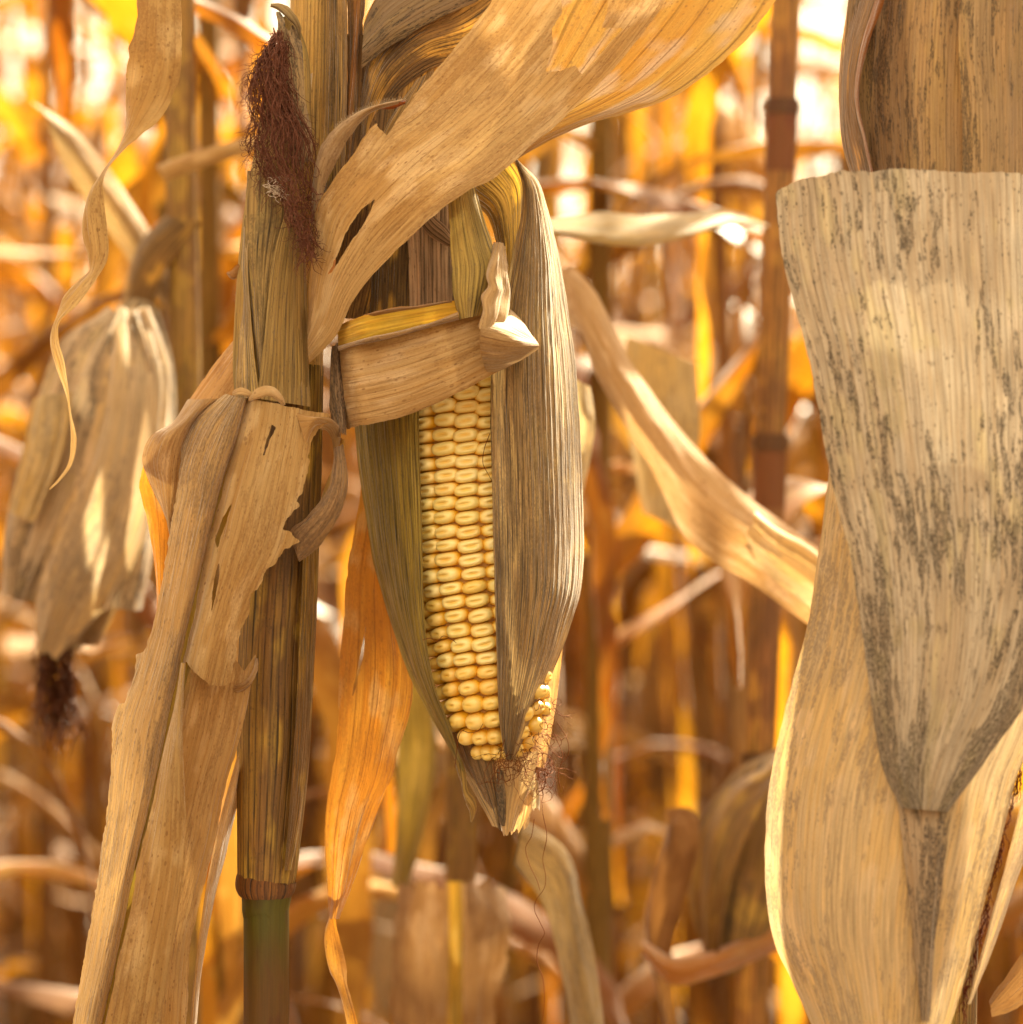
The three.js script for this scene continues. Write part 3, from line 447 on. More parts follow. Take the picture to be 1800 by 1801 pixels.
  const w = part('web', join(wisps), plain([0.6, 0.5, 0.4], 0.8), ear, 'pale cobweb wisps in the silk'); w.userData.kind = 'stuff';
}

// ------------------------------------------------------------------ the open hanging ear
{
  const AX = [[812, 440, -20], [822, 600, -20], [832, 800, -20], [845, 1000, -20], [860, 1150, -20], [872, 1265, -20], [882, 1356, -20]], RAD = [[112], [126], [133], [130], [117], [96], [34]];   // axis; radius to the crowns in px
  const ear = part('ear', stem(AX.map((p, i) => [...p, Math.max(6, RAD[i][0] - 26)]), { n: 60, m: 30 }), plain([0.42, 0.24, 0.07], 0.9), plant, 'open hanging ear with yellow dent kernels');
  // kernels: a few shapes, from long dented ones to small round ones near the tip
  const shapes = [];
  for (let v = 0; v < 9; v++) {
    const round = v >= 6, nP = round ? 2.3 : 2.55 + 0.25 * (v % 3), g = new THREE.SphereGeometry(1, 26, 18), p = g.attributes.position, c = new Float32Array(p.count * 3), q = 0.16 * (v % 3 - 1);
    g.rotateX(Math.PI / 2);
    for (let i = 0; i < p.count; i++) {
      let x = p.getX(i), y = p.getY(i), z = p.getZ(i);
      const r = 1 / Math.pow(Math.abs(x) ** nP + Math.abs(y) ** nP + Math.abs(z) ** 2.6, 1 / nP); x *= r; y *= r; z *= r;
      const dw = round ? 0.30 : 0.50 + 0.05 * (v % 2), dh = round ? 0.22 : 0.30, e = Math.pow(Math.abs(x - q) / dw, 3) + Math.pow(Math.abs(y - 0.06 * q) / dh, 2), dent = z > 0 ? Math.exp(-e) : 0;
      const wedge = z < 0 ? 1 + 0.28 * z : 1;
      const zz = z - dent * (round ? 0.08 + 0.08 * (v === 8) : 0.17 + 0.04 * (v % 3));
      p.setXYZ(i, x * wedge * (1 - 0.06 * Math.sign(x) * q * y), y * wedge + 0.10 * x * x * (v % 2 ? 1 : -0.6), zz);
      // pigment: a pale starchy cap, deeper yellow flanks and dent floor
      const cap = sst(0.25, 0.85, z) * (1 - 0.6 * dent) * (round ? 0.55 : 1);
      c[i * 3] = mixn(0.82, 0.88, cap); c[i * 3 + 1] = mixn(0.49, 0.76, cap); c[i * 3 + 2] = mixn(0.022, 0.32, cap);
    }
    g.setAttribute('color', new THREE.BufferAttribute(c, 3)); g.computeVertexNormals(); g.deleteAttribute('uv'); shapes.push(g);
  }
  const kmats = [[1, 1, 1], [0.96, 0.94, 0.85], [1.02, 1.02, 1.12], [0.98, 0.9, 0.8], [1.0, 0.97, 0.95]].map((t) => { const m = new THREE.MeshPhysicalMaterial({ vertexColors: true, roughness: 0.38, clearcoat: 0.5, clearcoatRoughness: 0.2 }); m.color.setRGB(...t); m.name = 'kernel'; return m; });
  const ROWS = 17, org = ORIGIN.get(ear); let count = 0;
  const alongAx = (y) => { let lo = 0, hi = 1; for (let k = 0; k < 30; k++) { const m = (lo + hi) / 2; along(AX, m)[1] < y ? lo = m : hi = m; } return (lo + hi) / 2; };
  for (let k = -5; k <= 4; k++) {
    let y = 596 + rr(0, 20);
    while (y < 1350) {
      const tip = sst(1080, 1290, y), step = mixn(23.6, 29, tip) * rr(0.92, 1.1), yc = y + step / 2; y += step;
      const t = alongAx(yc), a = along(AX, t), r = along(RAD, t)[0], d = P(...along(AX, Math.min(1, t + 0.02))).sub(P(...along(AX, Math.max(0, t - 0.02)))).normalize();
      if (r < 33 || (k <= -4 && yc > 1130) || (k === -3 && yc > 1270) || (k >= 3 && yc < 1195)) continue;
      const th = (k - 0.22) * 2 * Math.PI / ROWS + 0.05 * Math.sin(yc * 0.012 + k) + rr(-0.018, 0.018) + 0.05 * tip * k * 0.5, rad = V(Math.sin(th), 0, Math.cos(th)).addScaledVector(d, -V(Math.sin(th), 0, Math.cos(th)).dot(d)).normalize();
      // the crowns lean towards the tip where the ear narrows
      const slope = (along(RAD, Math.min(1, t + 0.03))[0] - along(RAD, Math.max(0, t - 0.03))[0]) / 60, out = rad.clone().addScaledVector(d, clamp(-slope * 0.9, -0.1, 0.75)).normalize(), ax = d.clone().negate().addScaledVector(out, d.dot(out)).normalize(), tx = V().crossVectors(ax, out);
      const R = r * scaleAt(0), w = (Math.PI * R / ROWS) * rr(0.97, 1.05) * mixn(1, 1.08, tip), hgt = step * scaleAt(0) / 2 * rr(1.0, 1.07), dep = 0.0042 * mixn(1, 0.85, tip);
      const roundish = rnd() < 0.06 + 0.94 * sst(1130, 1215, yc) || (k <= -2 && yc > 1000 && rnd() < 0.5) || (k === -3 && rnd() < 0.3);
      const o = new THREE.Mesh(shapes[roundish ? 6 + Math.floor(rnd() * 3) : Math.floor(rnd() * 6)], kmats[Math.floor(rnd() * kmats.length)]);
      o.name = 'kernel'; shade(o);
      const c = P(...a).addScaledVector(rad, R - dep * 0.95 + rr(-0.0006, 0.0004));
      o.matrixAutoUpdate = true; o.position.copy(c).sub(org);
      const mm = new THREE.Matrix4().makeBasis(tx, ax, out); o.quaternion.setFromRotationMatrix(mm); o.rotateZ(rr(-0.05, 0.05) + 0.10); o.rotateY(rr(-0.06, 0.06)); o.scale.set(w, hgt, dep);
      ear.add(o); count++;
    }
  }
  console.log('kernels', count);

  // husks
  part('husk', sheet([[640, 300, -12], [632, 430, -12], [628, 520, -12], [626, 640, -12]], [[742, 300, -2], [730, 420, 0], [724, 520, 1], [722, 640, 1]], { bulge: 5, nu: 36, ridge: 0.00012, ridgeLen: 0.0024 }), mat('dark', [1.3, 1.3, 1.3]), ear, 'dark striped husk above the strap leaf');
  part('husk', sheet([[712, 300, 2], [716, 400, 3], [720, 480, 3], [718, 640, 2]], [[812, 300, 3], [806, 400, 4], [806, 480, 4], [808, 640, 3]], { bulge: 2, nu: 40, ridge: 0.00022, ridgeLen: 0.0021 }), mat('pink'), ear, 'greyish pink ribbed husk');
  part('husk', sheet([[738, 395, 5], [745, 404, 6], [756, 416, 6], [775, 428, 6], [800, 440, 6]], [[760, 370, 4], [772, 385, 5], [785, 395, 5], [795, 410, 5], [806, 420, 5]], { z: 1, bulge: 1, nu: 14, nv: 30 }), mat('pink', [1.05, 1.0, 0.95]), ear);
  part('husk', sheet([[815, 352, -2], [842, 355, -4], [862, 400, -6], [878, 450, -4], [886, 520, 0], [880, 580, 2]], [[893, 270, 0], [914, 292, 1], [922, 335, 1], [918, 400, 1], [905, 470, 2], [888, 560, 3]], { bulge: -8, nu: 34, nv: 80, ridge: 0.00018, ridgeLen: 0.002 }), mat('dark', [1.9, 1.75, 1.0], { tr: 0.5 }), ear, 'dark yellow inside of the right husk');
  part('husk', sheet([[906, 281, 2], [919, 325, 3], [916, 385, 4], [903, 440, 4], [890, 500, 4], [876, 560, 4], [866, 620, 4], [862, 690, 4], [863, 770, 4], [865, 850, 4], [867, 950, 4], [870, 1050, 4], [874, 1150, 2], [878, 1240, -2], [884, 1310, -7], [891, 1336, -9]],
    [[911, 280, 0], [945, 313, -8], [968, 380, -16], [986, 460, -22], [1000, 540, -26], [1012, 620, -28], [1019, 700, -30], [1023, 780, -30], [1026, 860, -30], [1028, 950, -30], [1024, 1030, -28], [1010, 1080, -26], [990, 1140, -24], [960, 1210, -20], [930, 1280, -15], [905, 1335, -10]],
    { v0: 0.02, rows: 22, cols: 9, lean: 2.2, bulge: [1, 5, 7, 8, 8, 8, 8, 7, 5, 2], nu: 90, nv: 240, ridge: 0.00013, ridgeLen: 0.0023, wave: 0.0005, fray: 0.0002 }), mat('husk'), ear, 'long grey fibrous husk covering the right side of the ear');
  part('husk', sheet([[618, 660, -24], [624, 760, -25], [632, 830, -25], [645, 920, -25], [660, 1000, -25], [682, 1080, -24], [712, 1165, -23], [745, 1235, -21], [778, 1290, -18], [802, 1335, -16], [814, 1356, -15]], [[738, 660, -1], [737, 760, -1], [740, 850, -1], [742, 930, -1], [744, 1010, -1], [748, 1100, -2], [758, 1170, -4], [774, 1230, -7], [793, 1278, -11], [805, 1320, -14], [816, 1356, -15]], { rows: 16, bulge: [6, 6, 6, 5, 4, 2, 1], nu: 50, nv: 180, ridge: 0.0001, ridgeLen: 0.0026, fray: 0.0002 }), mat('olive'), ear, 'olive yellow husk covering the left side of the ear');
  part('husk', ribbon([[806, 1335, -15, 20, 10, 1], [814, 1362, -15, 18, 30, 1], [820, 1388, -14, 14, 60, 1], [828, 1408, -14, 18, 20, 2], [832, 1425, -14, 14, 10, 1], [829, 1445, -14, 3, 0, 0]], { nv: 60, fray: 0.0005 }), mat('olive', [1.3, 1.15, 1.3], { tr: 0.45 }), ear, 'shrivelled husk tip curling down');
  part('husk', sheet([[768, 1255, -26], [795, 1325, -24], [835, 1395, -20], [866, 1452, -16]], [[868, 1310, -16], [874, 1350, -14], [880, 1405, -13], [886, 1462, -13]], { bulge: 4, nu: 36, nv: 70, ridge: 0.0001, ridgeLen: 0.002, wave: 0.0006 }), mat('husk', [0.82, 0.75, 0.72]), ear, 'grey husk end below the kernels');
  part('husk', sheet([[868, 1330, -14], [872, 1380, -13], [877, 1430, -12], [886, 1470, -11]], [[952, 1318, -18], [938, 1370, -16], [918, 1420, -14], [900, 1468, -12]], { bulge: 3, nu: 30, nv: 60, wave: 0.0006, fray: 0.0006, ends: true }), mat('cream', [0.95, 0.88, 0.8], { tr: 0.45 }), ear, 'pale torn husk end below the kernels');
  part('husk', sheet([[874, 1350, -12], [872, 1390, -11], [876, 1430, -10], [882, 1452, -10]], [[886, 1355, -11], [890, 1395, -9], [890, 1430, -9], [890, 1452, -10]], { bulge: 1, nu: 10, nv: 30 }), mat('mouldy', [0.5, 0.45, 0.4]), ear);
  part('husk', sheet([[905, 1395, -15], [902, 1430, -15], [892, 1470, -14]], [[945, 1385, -18], [935, 1430, -17], [925, 1462, -15]], { bulge: 2, nu: 20, nv: 30, fray: 0.0015, bites: 1, ends: true }), mat('cream', [1, 0.85, 0.7], { tr: 0.5 }), ear);
  part('husk', sheet([[930, 1345, -20], [922, 1385, -19], [930, 1430, -17]], [[946, 1340, -22], [954, 1390, -20], [952, 1436, -18]], { bulge: 2, nu: 20, nv: 30, fray: 0.0012, bites: 1, ends: true }), mat('cream', [1.05, 1.05, 1.05], { tr: 0.5 }), ear);
  part('husk', sheet([[930, 1080, -38], [940, 1200, -34], [938, 1270, -30], [925, 1345, -26]], [[1000, 1060, -42], [984, 1190, -34], [974, 1270, -30], [958, 1350, -26]], { bulge: -3, nu: 24, nv: 60 }), mat('cream', [1, 0.85, 0.7]), ear, 'thin husk behind the ear at right');

  // strap leaf bent across the ear, with its yellow midrib and rolled end
  part('leaf', sheet([[594, 606, -4], [606, 608, 8], [640, 601, 13], [700, 587, 16], [760, 571, 17], [820, 554, 17], [862, 541, 15], [895, 530, 12]], [[608, 756, -4], [620, 752, 8], [660, 745, 13], [710, 732, 15], [760, 713, 16], [812, 689, 16], [862, 661, 15], [910, 636, 13]], { rows: 14, bulge: 2, nu: 60, nv: 140, wave: 0.0006, fray: 0.0004, bites: 0.5 }), mat('leaf', [0.93, 0.95, 1.05], { tr: 0.1 }), plant, 'tan leaf strapped across the front of the ear');
  part('midrib', sheet([[592, 572, 6], [606, 564, 16], [650, 553, 18], [730, 540, 19], [806, 526, 18]], [[596, 613, 6], [608, 609, 18], [650, 598, 20], [730, 579, 21], [808, 561, 20]], { bulge: 1, nu: 20, nv: 80, ridge: 0.00012, ridgeLen: 0.0024, fray: 0.0003 }), mat('yellow'), plant, 'bright yellow split midrib of the strap leaf');
  part('midrib', sheet([[594, 608, 8], [608, 604, 20], [650, 593, 22], [730, 573, 23], [790, 556, 22], [806, 548, 21]], [[596, 617, 8], [609, 613, 20], [650, 602, 22], [730, 584, 23], [790, 566, 22], [808, 562, 21]], { bulge: 1.2, nu: 8, nv: 80, fray: 0.0005 }), mat('grey_leaf', [0.85, 0.75, 0.72]), plant, 'brown rim of the split midrib');
  part('midrib', ribbon([[640, 556, 18, 6, 0, 0], [690, 545, 21, 9, 20, 1], [740, 538, 22, 8, 20, 1], [795, 530, 20, 4, 0, 0]], { fray: 0.0006 }), mat('husk', [0.8, 0.6, 0.4]), plant);
  part('leaf', sheet([[786, 300, 14], [789, 375, 18], [792, 430, 20], [795, 480, 21], [798, 525, 21], [808, 562, 19]], [[832, 290, 12], [840, 340, 14], [854, 392, 16], [869, 432, 17], [880, 466, 18], [872, 505, 19], [850, 552, 19]], { bulge: 3, nu: 40, nv: 90, ridge: 0.00006, wave: 0.0005, fray: 0.0005 }), mat('olive', [1.15, 1.12, 1.7], { tr: 0.15 }), plant, 'olive grey end of the strap leaf bent upwards');
  const ruff = [[[872, 428, 15], [879, 426, 18], [884, 430, 16], [886, 436, 13]], [[866, 448, 19], [874, 455, 23], [881, 452, 18], [887, 458, 13]], [[858, 478, 20], [868, 484, 25], [884, 480, 21], [890, 486, 14]], [[860, 500, 23], [872, 508, 27], [886, 505, 22], [896, 515, 14]], [[846, 520, 25], [862, 530, 29], [880, 528, 25], [897, 542, 15]], [[850, 545, 28], [862, 556, 31], [876, 552, 27], [888, 566, 21]], [[843, 575, 30], [854, 586, 32], [864, 584, 30], [873, 594, 27]]];
  part('leaf', surface(ruff.map((r) => r.map((p) => P(...p).toArray())), { nu: 24, nv: 70, wave: 0.0012, waveLen: 0.008, frill: 1.5, fray: 0.0008, crinkle: 0.0005 }), mat('leaf', [0.93, 0.95, 1.05], { tr: 0.25 }), plant, 'brown ruffled edge of the strap leaf');
  const roll = [[[858, 656, 15], [882, 650, 15], [915, 634, 15], [946, 614, 15]], [[848, 630, 26], [880, 632, 26], [915, 624, 24], [948, 612, 18]], [[844, 598, 31], [880, 605, 31], [915, 608, 28], [949, 608, 20]], [[850, 570, 31], [882, 578, 30], [915, 590, 26], [947, 603, 19]], [[872, 553, 19], [896, 556, 19], [921, 576, 18], [943, 598, 16]], [[888, 540, 8], [901, 545, 8], [920, 566, 9], [938, 594, 12]]];
  part('leaf', surface(roll[0].map((_, c) => roll.map((r) => P(...r[c]).toArray())), { nu: 50, nv: 40, wave: 0.0003, fray: 0.0002 }), mat('leaf', [0.93, 0.95, 1.05], { tr: 0.25 }), plant, 'rolled end of the strap leaf');

  // silk at the tip of the ear
  const threads = [];
  for (let k = 0; k < 120; k++) {
    const right = rnd() < 0.62; let x = right ? rr(925, 978) : rr(872, 930), y = right ? rr(1225, 1390) : rr(1318, 1365); if (right) x = Math.min(x, 985 - (y - 1215) * 0.16);
    const z = right ? rr(-20, -8) : rr(-12, -3), pts = [], n = 16; let a = rr(0, 6.28), tw = rr(-0.5, 0.5);
    for (let i = 0; i < n; i++) { pts.push(P(x, y, z + 1.5 * Math.sin(i * 0.7 + k))); a += tw + rr(-0.55, 0.55); x += Math.cos(a) * 3.4; y += Math.sin(a) * 3.4 + 0.5; }
    threads.push(thread(new THREE.CatmullRomCurve3(pts).getPoints(30), rr(0.00007, 0.00012), 0.00005));
  }
  for (const path of [[[940, 1440], [935, 1470], [925, 1490], [932, 1520], [945, 1548], [950, 1565]], [[955, 1430], [962, 1470], [955, 1510], [960, 1540], [958, 1560], [944, 1580]], [[942, 1605], [952, 1625], [958, 1640], [948, 1660], [945, 1690], [955, 1720], [958, 1760], [952, 1810]], [[944, 1580], [940, 1592], [942, 1606]], [[980, 1270], [998, 1300], [1000, 1325], [990, 1340]], [[975, 1290], [990, 1330], [982, 1360], [986, 1385]], [[968, 1330], [978, 1360], [970, 1385], [960, 1395]]]) threads.push(thread(new THREE.CatmullRomCurve3(path.map(([x, y]) => P(x, y, -14))).getPoints(40), 0.0001, 0.00008));
  for (const path of [[[800, 1350], [812, 1285], [826, 1288], [842, 1284], [850, 1272]], [[862, 762], [852, 790], [850, 815], [860, 835], [868, 850]], [[744, 1125], [758, 1122], [768, 1128], [780, 1118], [792, 1122], [803, 1130]], [[872, 1360], [868, 1345], [880, 1338], [892, 1345], [902, 1335]], [[888, 1300], [882, 1320], [880, 1340], [892, 1350], [915, 1338]]]) threads.push(thread(new THREE.CatmullRomCurve3(path.map(([x, y]) => P(x, y, y > 1260 ? -2 : 2.6))).getPoints(30), 0.0001, 0.00007));
  const s = part('silk', join(threads), plain([0.15, 0.045, 0.012], 0.95, { specularIntensity: 0.3 }), ear, 'curly rust brown silk at the ear tip'); s.userData.kind = 'stuff';
}

// ------------------------------------------------------------------ the nearer plant at right
{
  const z0 = 60, zu = 36, g = thing('corn_plant', 'corn plant at right edge with a large mould stained husk nearer the camera', 'corn plant', V((1660 - 900) * scaleAt(0), 0, 0));
  const gp = groundPy(0), st = []; for (let i = 0; i <= 30; i++) { const y = mixn(gp + 60, -5200, i / 30); st.push([1665 + 6 * Math.sin(i * 2.2), y, 0, mixn(78, 30, i / 30)]); }
  part('stalk', stem(st, { n: 120, m: 20 }), mat('sheath'), g);
  const ear = part('ear', stem([[1650, 380, 20, 120], [1640, 700, 22, 150], [1640, 1000, 24, 160], [1620, 1300, 24, 160], [1595, 1500, 24, 135], [1580, 1700, 24, 85], [1575, 1850, 24, 36], [1572, 1920, 24, 6]], { n: 40, m: 30 }), mat('cream', [0.9, 0.8, 0.7], { tr: 0 }), g, 'large drooping ear wrapped in husks');
  part('husk', sheet([[1505, -90, zu - 20], [1490, 30, zu - 20], [1484, 130, zu - 22], [1486, 220, zu - 22], [1500, 330, zu - 18]], [[1712, -90, zu + 8], [1702, 30, zu + 10], [1698, 130, zu + 10], [1696, 220, zu + 10], [1694, 340, zu + 10]], { bulge: 15, nu: 40, nv: 80, ridge: 0.0001, ridgeLen: 0.004 }), mat('mouldy', [0.52, 0.40, 0.29]), g, 'brown speckled husk above the front husk');
  part('husk', sheet([[1690, -90, zu + 14], [1684, 60, zu + 15], [1690, 160, zu + 14], [1692, 240, zu + 13], [1690, 340, zu + 12]], [[1860, -90, zu - 8], [1860, 60, zu - 8], [1860, 160, zu - 8], [1860, 240, zu - 8], [1860, 340, zu - 8]], { bulge: 10, nu: 30, nv: 70, wave: 0.0016, ridge: 0.0003, ridgeLen: 0.012 }), mat('mouldy', [0.55, 0.44, 0.33]), g);
  part('husk', sheet([[1505, -60, zu - 26], [1482, 60, zu - 28], [1474, 180, zu - 28], [1484, 280, zu - 24], [1500, 330, zu - 18]], [[1570, -60, zu - 2], [1528, 60, zu - 4], [1508, 160, zu - 6], [1520, 250, zu - 4], [1535, 330, zu - 2]], { z: 3, bulge: 4, nu: 24, nv: 70 }), mat('dark', [2.2, 1.8, 1.5]), g, 'dark husk edge');
  part('husk', sheet([[1552, -60, zu + 2], [1520, 50, zu], [1503, 130, zu - 2], [1504, 190, zu - 2], [1520, 260, zu], [1532, 330, zu + 2]], [[1575, -60, zu + 5], [1540, 50, zu + 4], [1514, 130, zu + 1], [1513, 190, zu + 1], [1528, 260, zu + 3], [1542, 330, zu + 4]], { z: 3, bulge: 2, nu: 10, nv: 60 }), mat('orange_leaf', [0.72, 0.55, 0.5]), g);
  part('husk', sheet([[1350, 270, z0 - 4], [1364, 345, z0 - 2], [1368, 410, z0], [1386, 500, z0 + 4], [1414, 600, z0 + 8], [1439, 720, z0 + 11], [1461, 840, z0 + 14], [1490, 960, z0 + 16], [1513, 1100, z0 + 17], [1531, 1240, z0 + 17], [1550, 1350, z0 + 17], [1582, 1420, z0 + 17]], [[1890, 250, z0 - 10], [1890, 420, z0 - 6], [1885, 700, z0 + 2], [1870, 950, z0 + 8], [1845, 1120, z0 + 12], [1800, 1245, z0 + 15], [1742, 1325, z0 + 16], [1702, 1385, z0 + 17], [1670, 1428, z0 + 17]],
    { v0: 0, rows: 18, bulge: [18, 17, 15, 13, 12, 8, 4], nu: 90, nv: 160, wave: 0.0008, ridge: 0.00008, ridgeLen: 0.004, jag: 8, outline: [[1361, 338], [1385, 326], [1420, 312], [1455, 307], [1482, 300], [1540, 302], [1575, 296], [1640, 300], [1700, 304], [1760, 302], [1900, 318], [1900, 1500], [1300, 1500], [1300, 336]] }), mat('weathered'), g, 'broad grey husk blotched with black mould');
  part('husk', sheet([[1470, 700, z0 - 20], [1452, 850, z0 - 19], [1438, 960, z0 - 18], [1420, 1080, z0 - 18], [1391, 1200, z0 - 18], [1362, 1320, z0 - 18], [1346, 1430, z0 - 18], [1345, 1560, z0 - 18], [1356, 1640, z0 - 18], [1386, 1712, z0 - 17], [1426, 1800, z0 - 14], [1480, 1920, z0 - 8]], [[1870, 700, z0 - 14], [1880, 900, z0 - 12], [1868, 1100, z0 - 10], [1848, 1200, z0 - 8], [1820, 1290, z0 - 6], [1790, 1360, z0 - 4], [1768, 1450, z0 - 3], [1742, 1550, z0 - 2], [1716, 1650, z0 - 2], [1690, 1750, z0 - 3], [1662, 1840, z0 - 4], [1630, 1930, z0 - 6]], { rows: 18, bulge: [22, 24, 24, 24, 24, 22, 17, 10], nu: 70, nv: 150, wave: 0.001, waveLen: 0.03 }), mat('cream', [1.02, 1.02, 1.1]), g, 'pale cream husk round the large ear');
  part('husk', sheet([[1812, 1300, z0 - 12], [1790, 1430, z0 - 10], [1758, 1550, z0 - 8], [1728, 1660, z0 - 6], [1700, 1765, z0 - 4]], [[1880, 1180, z0 - 18], [1850, 1380, z0 - 16], [1800, 1510, z0 - 14], [1755, 1640, z0 - 10], [1708, 1765, z0 - 5]], { bulge: 3, nu: 20, nv: 70 }), mat('cream', [1.05, 1.02, 1.1]), g);
  part('husk', sheet([[1575, 1405, z0 + 12], [1588, 1500, z0 + 12], [1606, 1650, z0 + 8], [1620, 1795, z0 + 2]], [[1678, 1412, z0 + 12], [1662, 1520, z0 + 12], [1646, 1650, z0 + 8], [1634, 1795, z0 + 2]], { bulge: 3, z: 2.5, nu: 30, nv: 70, ridge: 0.0002, ridgeLen: 0.005 }), mat('mouldy', [0.85, 0.78, 0.75]), g, 'narrow grey husk tip');
  const red = []; for (let k = 0; k < 60; k++) { const pts = [], t = rr(0, 1); let x = mixn(1800, 1690, t), y = mixn(1330, 1780, t); for (let i = 0; i < 10; i++) { pts.push(P(x, y, z0 - 8 + rr(-2, 2))); x += rr(-5, 3); y += rr(2, 8); } red.push(thread(pts, 0.00016, 0.00008)); }
  const s = part('silk', join(red), plain([0.12, 0.03, 0.012], 0.95, { specularIntensity: 0.2 }), g); s.userData.kind = 'stuff';
  part('leaf', sheet([[1738, 1760, 40], [1762, 1720, 44], [1800, 1670, 46], [1860, 1600, 46]], [[1745, 1790, 40], [1790, 1775, 44], [1830, 1740, 44], [1890, 1680, 40]], { bulge: 4, nu: 24, nv: 40, wave: 0.0012, fray: 0.001 }), mat('leaf', [0.62, 0.5, 0.4]), g, 'brown curled leaf below the ear');
}

// ------------------------------------------------------------------ plants just behind, each told apart in the photograph
{
  // left: drooping pale ear
  const z = -260, g = thing('corn_plant', 'blurred corn plant at left with a drooping pale husked ear', 'corn plant', V((330 - 900) * scaleAt(-300), 0, -0.30));
  const gp = groundPy(-300), st = []; for (let i = 0; i <= 30; i++) st.push([322 + 5 * Math.sin(i * 1.7), mixn(gp + 40, -4200, i / 30), -300, mixn(44, 14, i / 30)]);
  part('stalk', stem(st, { n: 100, m: 16 }), mat('sheath', [1.2, 1.1, 1]), g);
  const ear = part('ear', stem([[250, 540, z - 10, 30], [220, 640, z, 90], [190, 760, z, 118], [165, 900, z, 118], [140, 1020, z, 90], [110, 1120, z, 40], [95, 1160, z, 6]], { n: 30, m: 20 }), mat('mouldy', [0.8, 0.72, 0.6], { tr: 0 }), g, 'drooping ear in loose grey and yellow husks');
  part('husk', sheet([[190, 548, z + 4], [132, 572, z + 10], [92, 630, z + 14], [58, 720, z + 16], [24, 840, z + 16], [6, 940, z + 14], [8, 1040, z + 10]], [[236, 546, z + 14], [240, 580, z + 30], [240, 650, z + 38], [215, 760, z + 44], [170, 880, z + 44], [110, 980, z + 38], [60, 1062, z + 26]], { bulge: 9, nu: 40, nv: 70, ridge: 0.0016, ridgeLen: 0.015, wave: 0.0015, fray: 0.0005 }), mat('mouldy', [1.12, 1.04, 1.0]), ear);
  part('husk', sheet([[205, 545, z + 12], [178, 580, z + 32], [180, 660, z + 42], [150, 800, z + 48], [100, 930, z + 46], [66, 1040, z + 38], [66, 1145, z + 24]], [[250, 545, z + 10], [272, 590, z + 28], [292, 670, z + 40], [288, 780, z + 48], [262, 930, z + 46], [205, 1050, z + 38], [100, 1155, z + 24]], { bulge: 6, nu: 44, nv: 70, ridge: 0.0016, ridgeLen: 0.015, wave: 0.0015, fray: 0.0005 }), mat('cream', [0.95, 0.93, 1.05]), ear);
  part('husk', sheet([[236, 545, z + 12], [246, 590, z + 30], [250, 650, z + 40], [232, 800, z + 46], [205, 930, z + 44], [165, 1070, z + 36]], [[258, 545, z + 6], [284, 600, z + 14], [309, 690, z + 12], [298, 800, z + 12], [280, 930, z + 14], [252, 1072, z + 16]], { z: 3, bulge: 8, nu: 34, nv: 70, ridge: 0.0016, ridgeLen: 0.015, wave: 0.0015, fray: 0.0005 }), mat('mouldy', [1.12, 1.02, 0.95]), ear);
  part('husk', sheet([[60, 700, z + 30], [40, 800, z + 34], [20, 900, z + 32]], [[130, 690, z + 44], [110, 800, z + 48], [60, 920, z + 44]], { z: 3, bulge: 4, nu: 24, nv: 40, ridge: 0.0016, ridgeLen: 0.015, wave: 0.0015, fray: 0.0005 }), mat('cream', [0.9, 0.88, 0.8]), ear);
  part('husk', sheet([[140, 1040, z + 24], [120, 1090, z + 20], [130, 1130, z + 14]], [[215, 1040, z + 22], [200, 1090, z + 18], [172, 1135, z + 14]], { bulge: 3, nu: 12, nv: 20 }), mat('grey_leaf', [0.8, 0.7, 0.6]), ear);
  const silk = []; for (let k = 0; k < 150; k++) { const pts = []; let x = rr(70, 130), y = rr(1110, 1230); for (let i = 0; i < 10; i++) { pts.push(P(x, y, z + rr(0, 20))); x += rr(-7, 7); y += rr(2, 18); } silk.push(thread(pts, 0.0003, 0.00015)); }
  part('silk', join(silk), plain([0.14, 0.04, 0.012], 0.6), ear).userData.kind = 'stuff';
  part('leaf', sheet([[60, 175, -330], [130, 220, -330], [200, 310, -330], [270, 420, -320], [310, 520, -310]], [[80, 205, -330], [110, 290, -330], [190, 400, -325], [260, 500, -315], [310, 560, -305]], { bulge: 6, nu: 16, nv: 40, wave: 0.002 }), mat('grey_leaf', [1.0, 0.95, 0.8]), g);
  part('leaf', sheet([[276, 290, -270], [330, 270, -270], [400, 250, -270], [450, 240, -280]], [[290, 320, -270], [340, 300, -270], [400, 280, -270], [450, 265, -280]], { bulge: 3, nu: 12, nv: 30 }), mat('leaf', [1, 1, 0.9]), g);
  part('leaf', ribbon([[330, 380, -300, 60, 20, 4], [270, 450, -295, 80, 30, 5], [235, 560, -300, 70, 40, 5], [225, 640, -310, 50, 50, 4]], { rows: 10, nv: 40 }), mat('dark', [2, 1.8, 1.5]), g);
}
